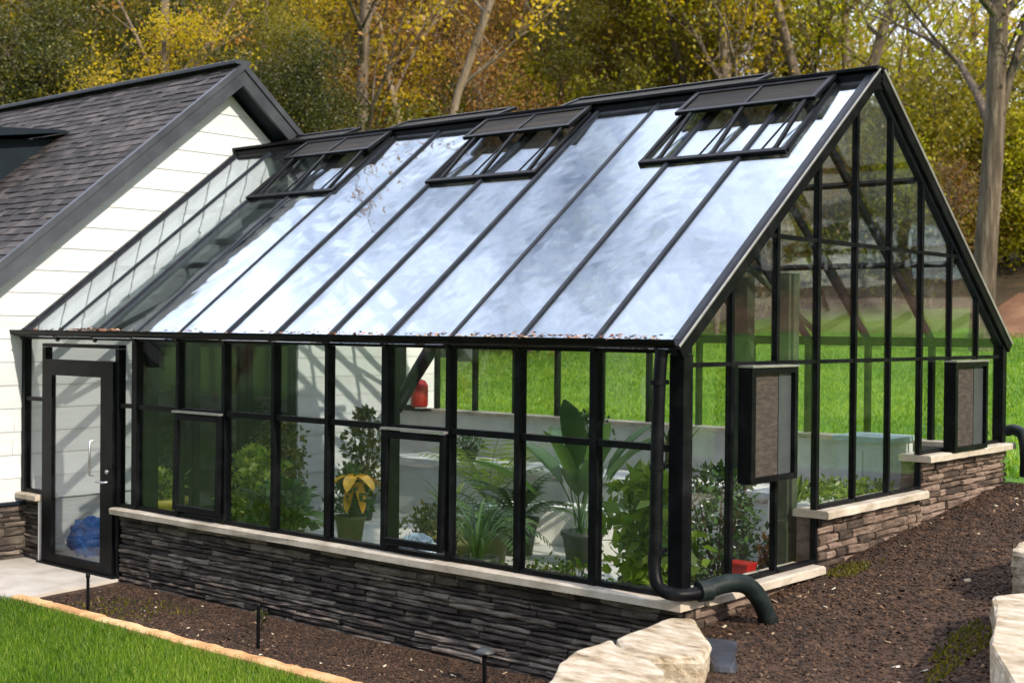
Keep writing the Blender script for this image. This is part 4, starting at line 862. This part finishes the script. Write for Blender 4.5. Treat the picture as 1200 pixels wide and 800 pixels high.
proto('palefork', 'forked_pale_tree', 15, .13, 17, 'leaf_gold', 2200, .13, barkm='bark_pale', fork=.22, crown0=.35, spread=.26, nb=6, levels=2, bend=.05)
proto('greyfork', 'grey_forked_tree', 15, .15, 23, 'leaf_lime', 5000, .13, barkm='bark_grey', fork=.2, crown0=.2, spread=.34, nb=8, levels=3, bend=.05, clump=.5)
proto('bigfork', 'big_grey_tree', 15, .22, 26, 'leaf_lime', 11000, .12, barkm='bark_grey', crown0=.3, spread=.45, nb=8, bend=.035, clump=.7)
proto('shrub', 'woodland_shrub', 3.2, .05, 19, 'leaf_olive', 14000, .075, crown0=.05, spread=.6, nb=9, levels=2, clump=.3)
proto('thicket', 'brown_thicket', 3.6, .05, 20, 'leaf_brown', 9000, .065, crown0=.05, spread=.6, nb=11, levels=3, clump=.35)
proto('limeshrub', 'lime_shrub', 3.0, .05, 21, 'leaf_lime', 12000, .08, crown0=.05, spread=.6, nb=9, levels=2, clump=.35)
fwd = Vector((math.cos(YAW), math.sin(YAW))); rgt = Vector((math.sin(YAW), -math.cos(YAW)))
KW = {'olive': 'olive green broadleaf tree', 'gold': 'golden yellow autumn tree', 'lime': 'yellow green sunlit tree', 'brown': 'rusty brown leaved tree', 'dark': 'dark evergreen tree', 'pale': 'bare pale trunked tree',
      'palefork': 'pale tree forking into two leaning stems', 'greyfork': 'grey forked woodland tree', 'bigfork': 'thick grey brown tree', 'shrub': 'olive green woodland shrub', 'thicket': 'brown twiggy thicket', 'limeshrub': 'bright lime green shrub'}
def place(key, px, dist, s=1.0, rot=None, label=None, grp='trees in the woodland behind'):
    """px: bearing given as horizontal photo coordinate, dist: metres from the camera viewpoint"""
    a = math.atan((px-600)/1578.23); d = fwd*math.cos(a)+rgt*math.sin(a); x, y = CP[0]+d.x*dist, CP[1]+d.y*dist
    t, used = protos[key]
    o = t if not used[0] else copy_tree(t); used[0] = True
    o.location = (x, y, float(H(x, y))-.05); o.scale = (s, s, s*random.uniform(.92, 1.1)); o.rotation_euler = (0, 0, random.uniform(0, 6.28) if rot is None else rot)
    side = ('above the left roof slope' if px < 180 else 'behind the house ridge' if px < 400 else 'behind the left roof vents' if px < 560 else 'behind the middle of the greenhouse ridge' if px < 800 else 'behind the greenhouse gable' if px < 1030 else 'to the right of the gable peak')
    dep = 'at the wood edge' if dist < 31 else 'deeper in the wood' if dist < 42 else 'at the back of the wood'
    tag(o, label or f'{KW[key]} {side}, {dep}'.replace('behind the middle of the greenhouse ridge', 'behind the middle greenhouse ridge').replace('to the right of the gable peak', 'right of the gable peak').replace('at the back of the wood', 'far back'), 'shrub' if key in ('shrub', 'thicket', 'limeshrub') else 'tree', grp); return o
# singled out trunks
place('bigfork', 1148, 25.5, 1.0, -YAW+2.2, 'thick grey brown trunk branching high up, right of the greenhouse gable', None)
place('pale', 423, 27, 1.0, 0, 'tall slim pale trunk right of the house roof peak')
place('palefork', 500, 29, 1.0, .6, 'pale tree with two leaning stems behind the left roof vents')
place('pale', 197, 26, .8, 2, 'slim pale trunk directly above the house roof')
place('greyfork', 965, 33, 1.2, .7, 'brown forked tree just behind the greenhouse gable peak')
place('greyfork', 850, 35, .95, 4, 'slender brown trunk above the large right roof vent')
place('pale', 655, 38, .8, 1, 'thin pale trunk above the middle of the greenhouse ridge')
place('pale', 30, 30, .8, 3, 'thin trunk at the top left edge of the photo')
rp = random.Random(5)
rows = [  # key choices by bearing band, distances
    (24, 31, ['olive', 'dark', 'olive', 'dark', 'gold'], -60, 420, 11), (31, 40, ['olive', 'dark', 'olive', 'gold'], -60, 430, 10), (40, 54, ['olive', 'dark', 'gold'], -100, 450, 10),
    (30, 38, ['brown', 'olive', 'brown'], 420, 800, 8), (38, 48, ['brown', 'gold', 'brown', 'olive'], 420, 820, 9), (48, 62, ['dark', 'brown', 'gold'], 400, 840, 8),
    (31, 40, ['gold', 'lime', 'gold'], 740, 1000, 4), (44, 56, ['gold', 'lime'], 860, 1200, 3), (34, 44, ['lime', 'gold'], 1060, 1150, 2)]
for d0, d1, ks, p0, p1, n in rows:
    for i in range(n):
        px = p0+(p1-p0)*(i+rp.uniform(.1, .9))/n; dd = rp.uniform(d0, d1); lo = .022*dd if px < 800 else .026*dd if px < 1000 else .016*dd
        place(ks[(i+int(d0)) % len(ks)], px, dd, min(1.15, lo*rp.uniform(.9, 1.15)))
for i in range(15): place(['thicket', 'shrub', 'thicket', 'limeshrub'][i % 4], 330+i*37+rp.uniform(-12, 12), rp.uniform(27, 33), rp.uniform(1.0, 1.7), grp='shrubs at the wood edge')
for i in range(12): place(['shrub', 'dark', 'shrub'][i % 3], -30+i*36, rp.uniform(25, 30), rp.uniform(1.1, 1.6) if i % 3 != 1 else .5, grp='shrubs at the wood edge')
for i in range(12): place(['thicket', 'shrub', 'limeshrub'][i % 3], 380+i*50, rp.uniform(34, 42), rp.uniform(1.4, 2.2)*(1 if i < 8 else .6), grp='shrubs at the wood edge')
for i in range(9): place(['limeshrub', 'shrub', 'limeshrub', 'limeshrub'][i % 4], 830+i*50, rp.uniform(34, 40), rp.uniform(.5, .95)*(1 if i < 5 else .8), grp='shrubs at the wood edge')
for i in range(11): place(['shrub', 'limeshrub', 'thicket', 'shrub'][i % 4], 760+i*33+rp.uniform(-8, 8), rp.uniform(30, 32), rp.uniform(.8, 1.1), grp='shrubs along the top of the back lawn')
for i in range(12): place(['limeshrub', 'limeshrub', 'shrub', 'limeshrub'][i % 4], 1020+i*20+rp.uniform(-6, 6), rp.uniform(32, 40), rp.uniform(1.1, 1.6), grp='shrubs at the wood edge')
for i in range(2): place(['lime', 'gold', 'lime'][i % 3], 905+i*70+rp.uniform(-10, 10), rp.uniform(40, 50), rp.uniform(.55, .65), grp='trees in the woodland behind')
# trees behind the viewpoint that the front glass mirrors
for x, y, k, s in [(-19, -17, 'olive', 1), (-25, -12, 'dark', 1), (-14, -22, 'dark', 1), (-8, -26, 'olive', .9), (-31, -20, 'olive', 1.1), (-22, -26, 'dark', 1.1), (-30, -8, 'olive', 1), (-2, -30, 'olive', 1), (10, 24, 'lime', .9), (12, 30, 'gold', 1), (4, 32, 'gold', 1), (7, 37, 'gold', 1.1), (15, 26, 'gold', 1), (20, 31, 'lime', 1), (17, 37, 'gold', 1.1), (24, 37, 'gold', 1.1), (9, 43, 'lime', 1.2), (29, 42, 'lime', 1.2), (2, 27, 'olive', .7), (6, 28, 'brown', .7), (13, 22, 'olive', .6), (17, 29, 'brown', .8), (22, 25, 'gold', .9), (0, 38, 'gold', 1), (27, 33, 'olive', 1), (33, 38, 'gold', 1.2), (12, 36, 'olive', 1.1), (19, 45, 'olive', 1.2)]:
    o = copy_tree(protos[k][0]); o.location = (x, y, float(H(x, y))-.05); o.scale = (s, s, s); o.rotation_euler = (0, 0, x)
    tag(o, KW[k]+(' across the lawn from the front wall' if y < 0 else ' far right of the gable'), 'tree', 'trees around the garden, seen in the glass')

for i, (x, y, s) in enumerate([(2, 25, 2.2), (5, 23, 1.9), (8, 26, 2.5), (11, 23, 2.1), (14, 27, 2.6), (17, 24, 2.3), (21, 28, 2.7), (25, 31, 2.8), (3, 30, 2.6), (10, 31, 2.9), (16, 32, 3.0), (30, 34, 3)]):
    k = ['limeshrub', 'shrub', 'limeshrub', 'thicket'][i % 4]; o = copy_tree(protos[k][0]); o.location = (x, y, float(H(x, y))-.05); o.scale = (s, s, s); o.rotation_euler = (0, 0, x)
    tag(o, 'tall '+KW[k]+' far right of the gable', 'shrub', 'shrubs mirrored in the gable glass')
# labels that coincide are told apart by their order from left to right as seen from the front
byl = {}
for o in COL.objects:
    if o.get('label') and o.parent is None and o.get('category') in ('tree', 'shrub', 'rock'): byl.setdefault(o['label'], []).append(o)
def bearing(o): v = Vector((o.location.x-CP[0], o.location.y-CP[1])); return v.dot(rgt)/max(.1, v.dot(fwd)) if v.dot(fwd) > 0 else v.x
for lb, os_ in byl.items():
    if len(os_) < 2 or os_[0]['category'] == 'rock': continue
    os_.sort(key=bearing); names = ['leftmost', 'second from left', 'third from left', 'fourth from left', 'fifth from left', 'sixth from left', 'seventh from left']
    for i, o in enumerate(os_): o['label'] = lb+', '+('rightmost' if i == len(os_)-1 else names[min(i, 6)])
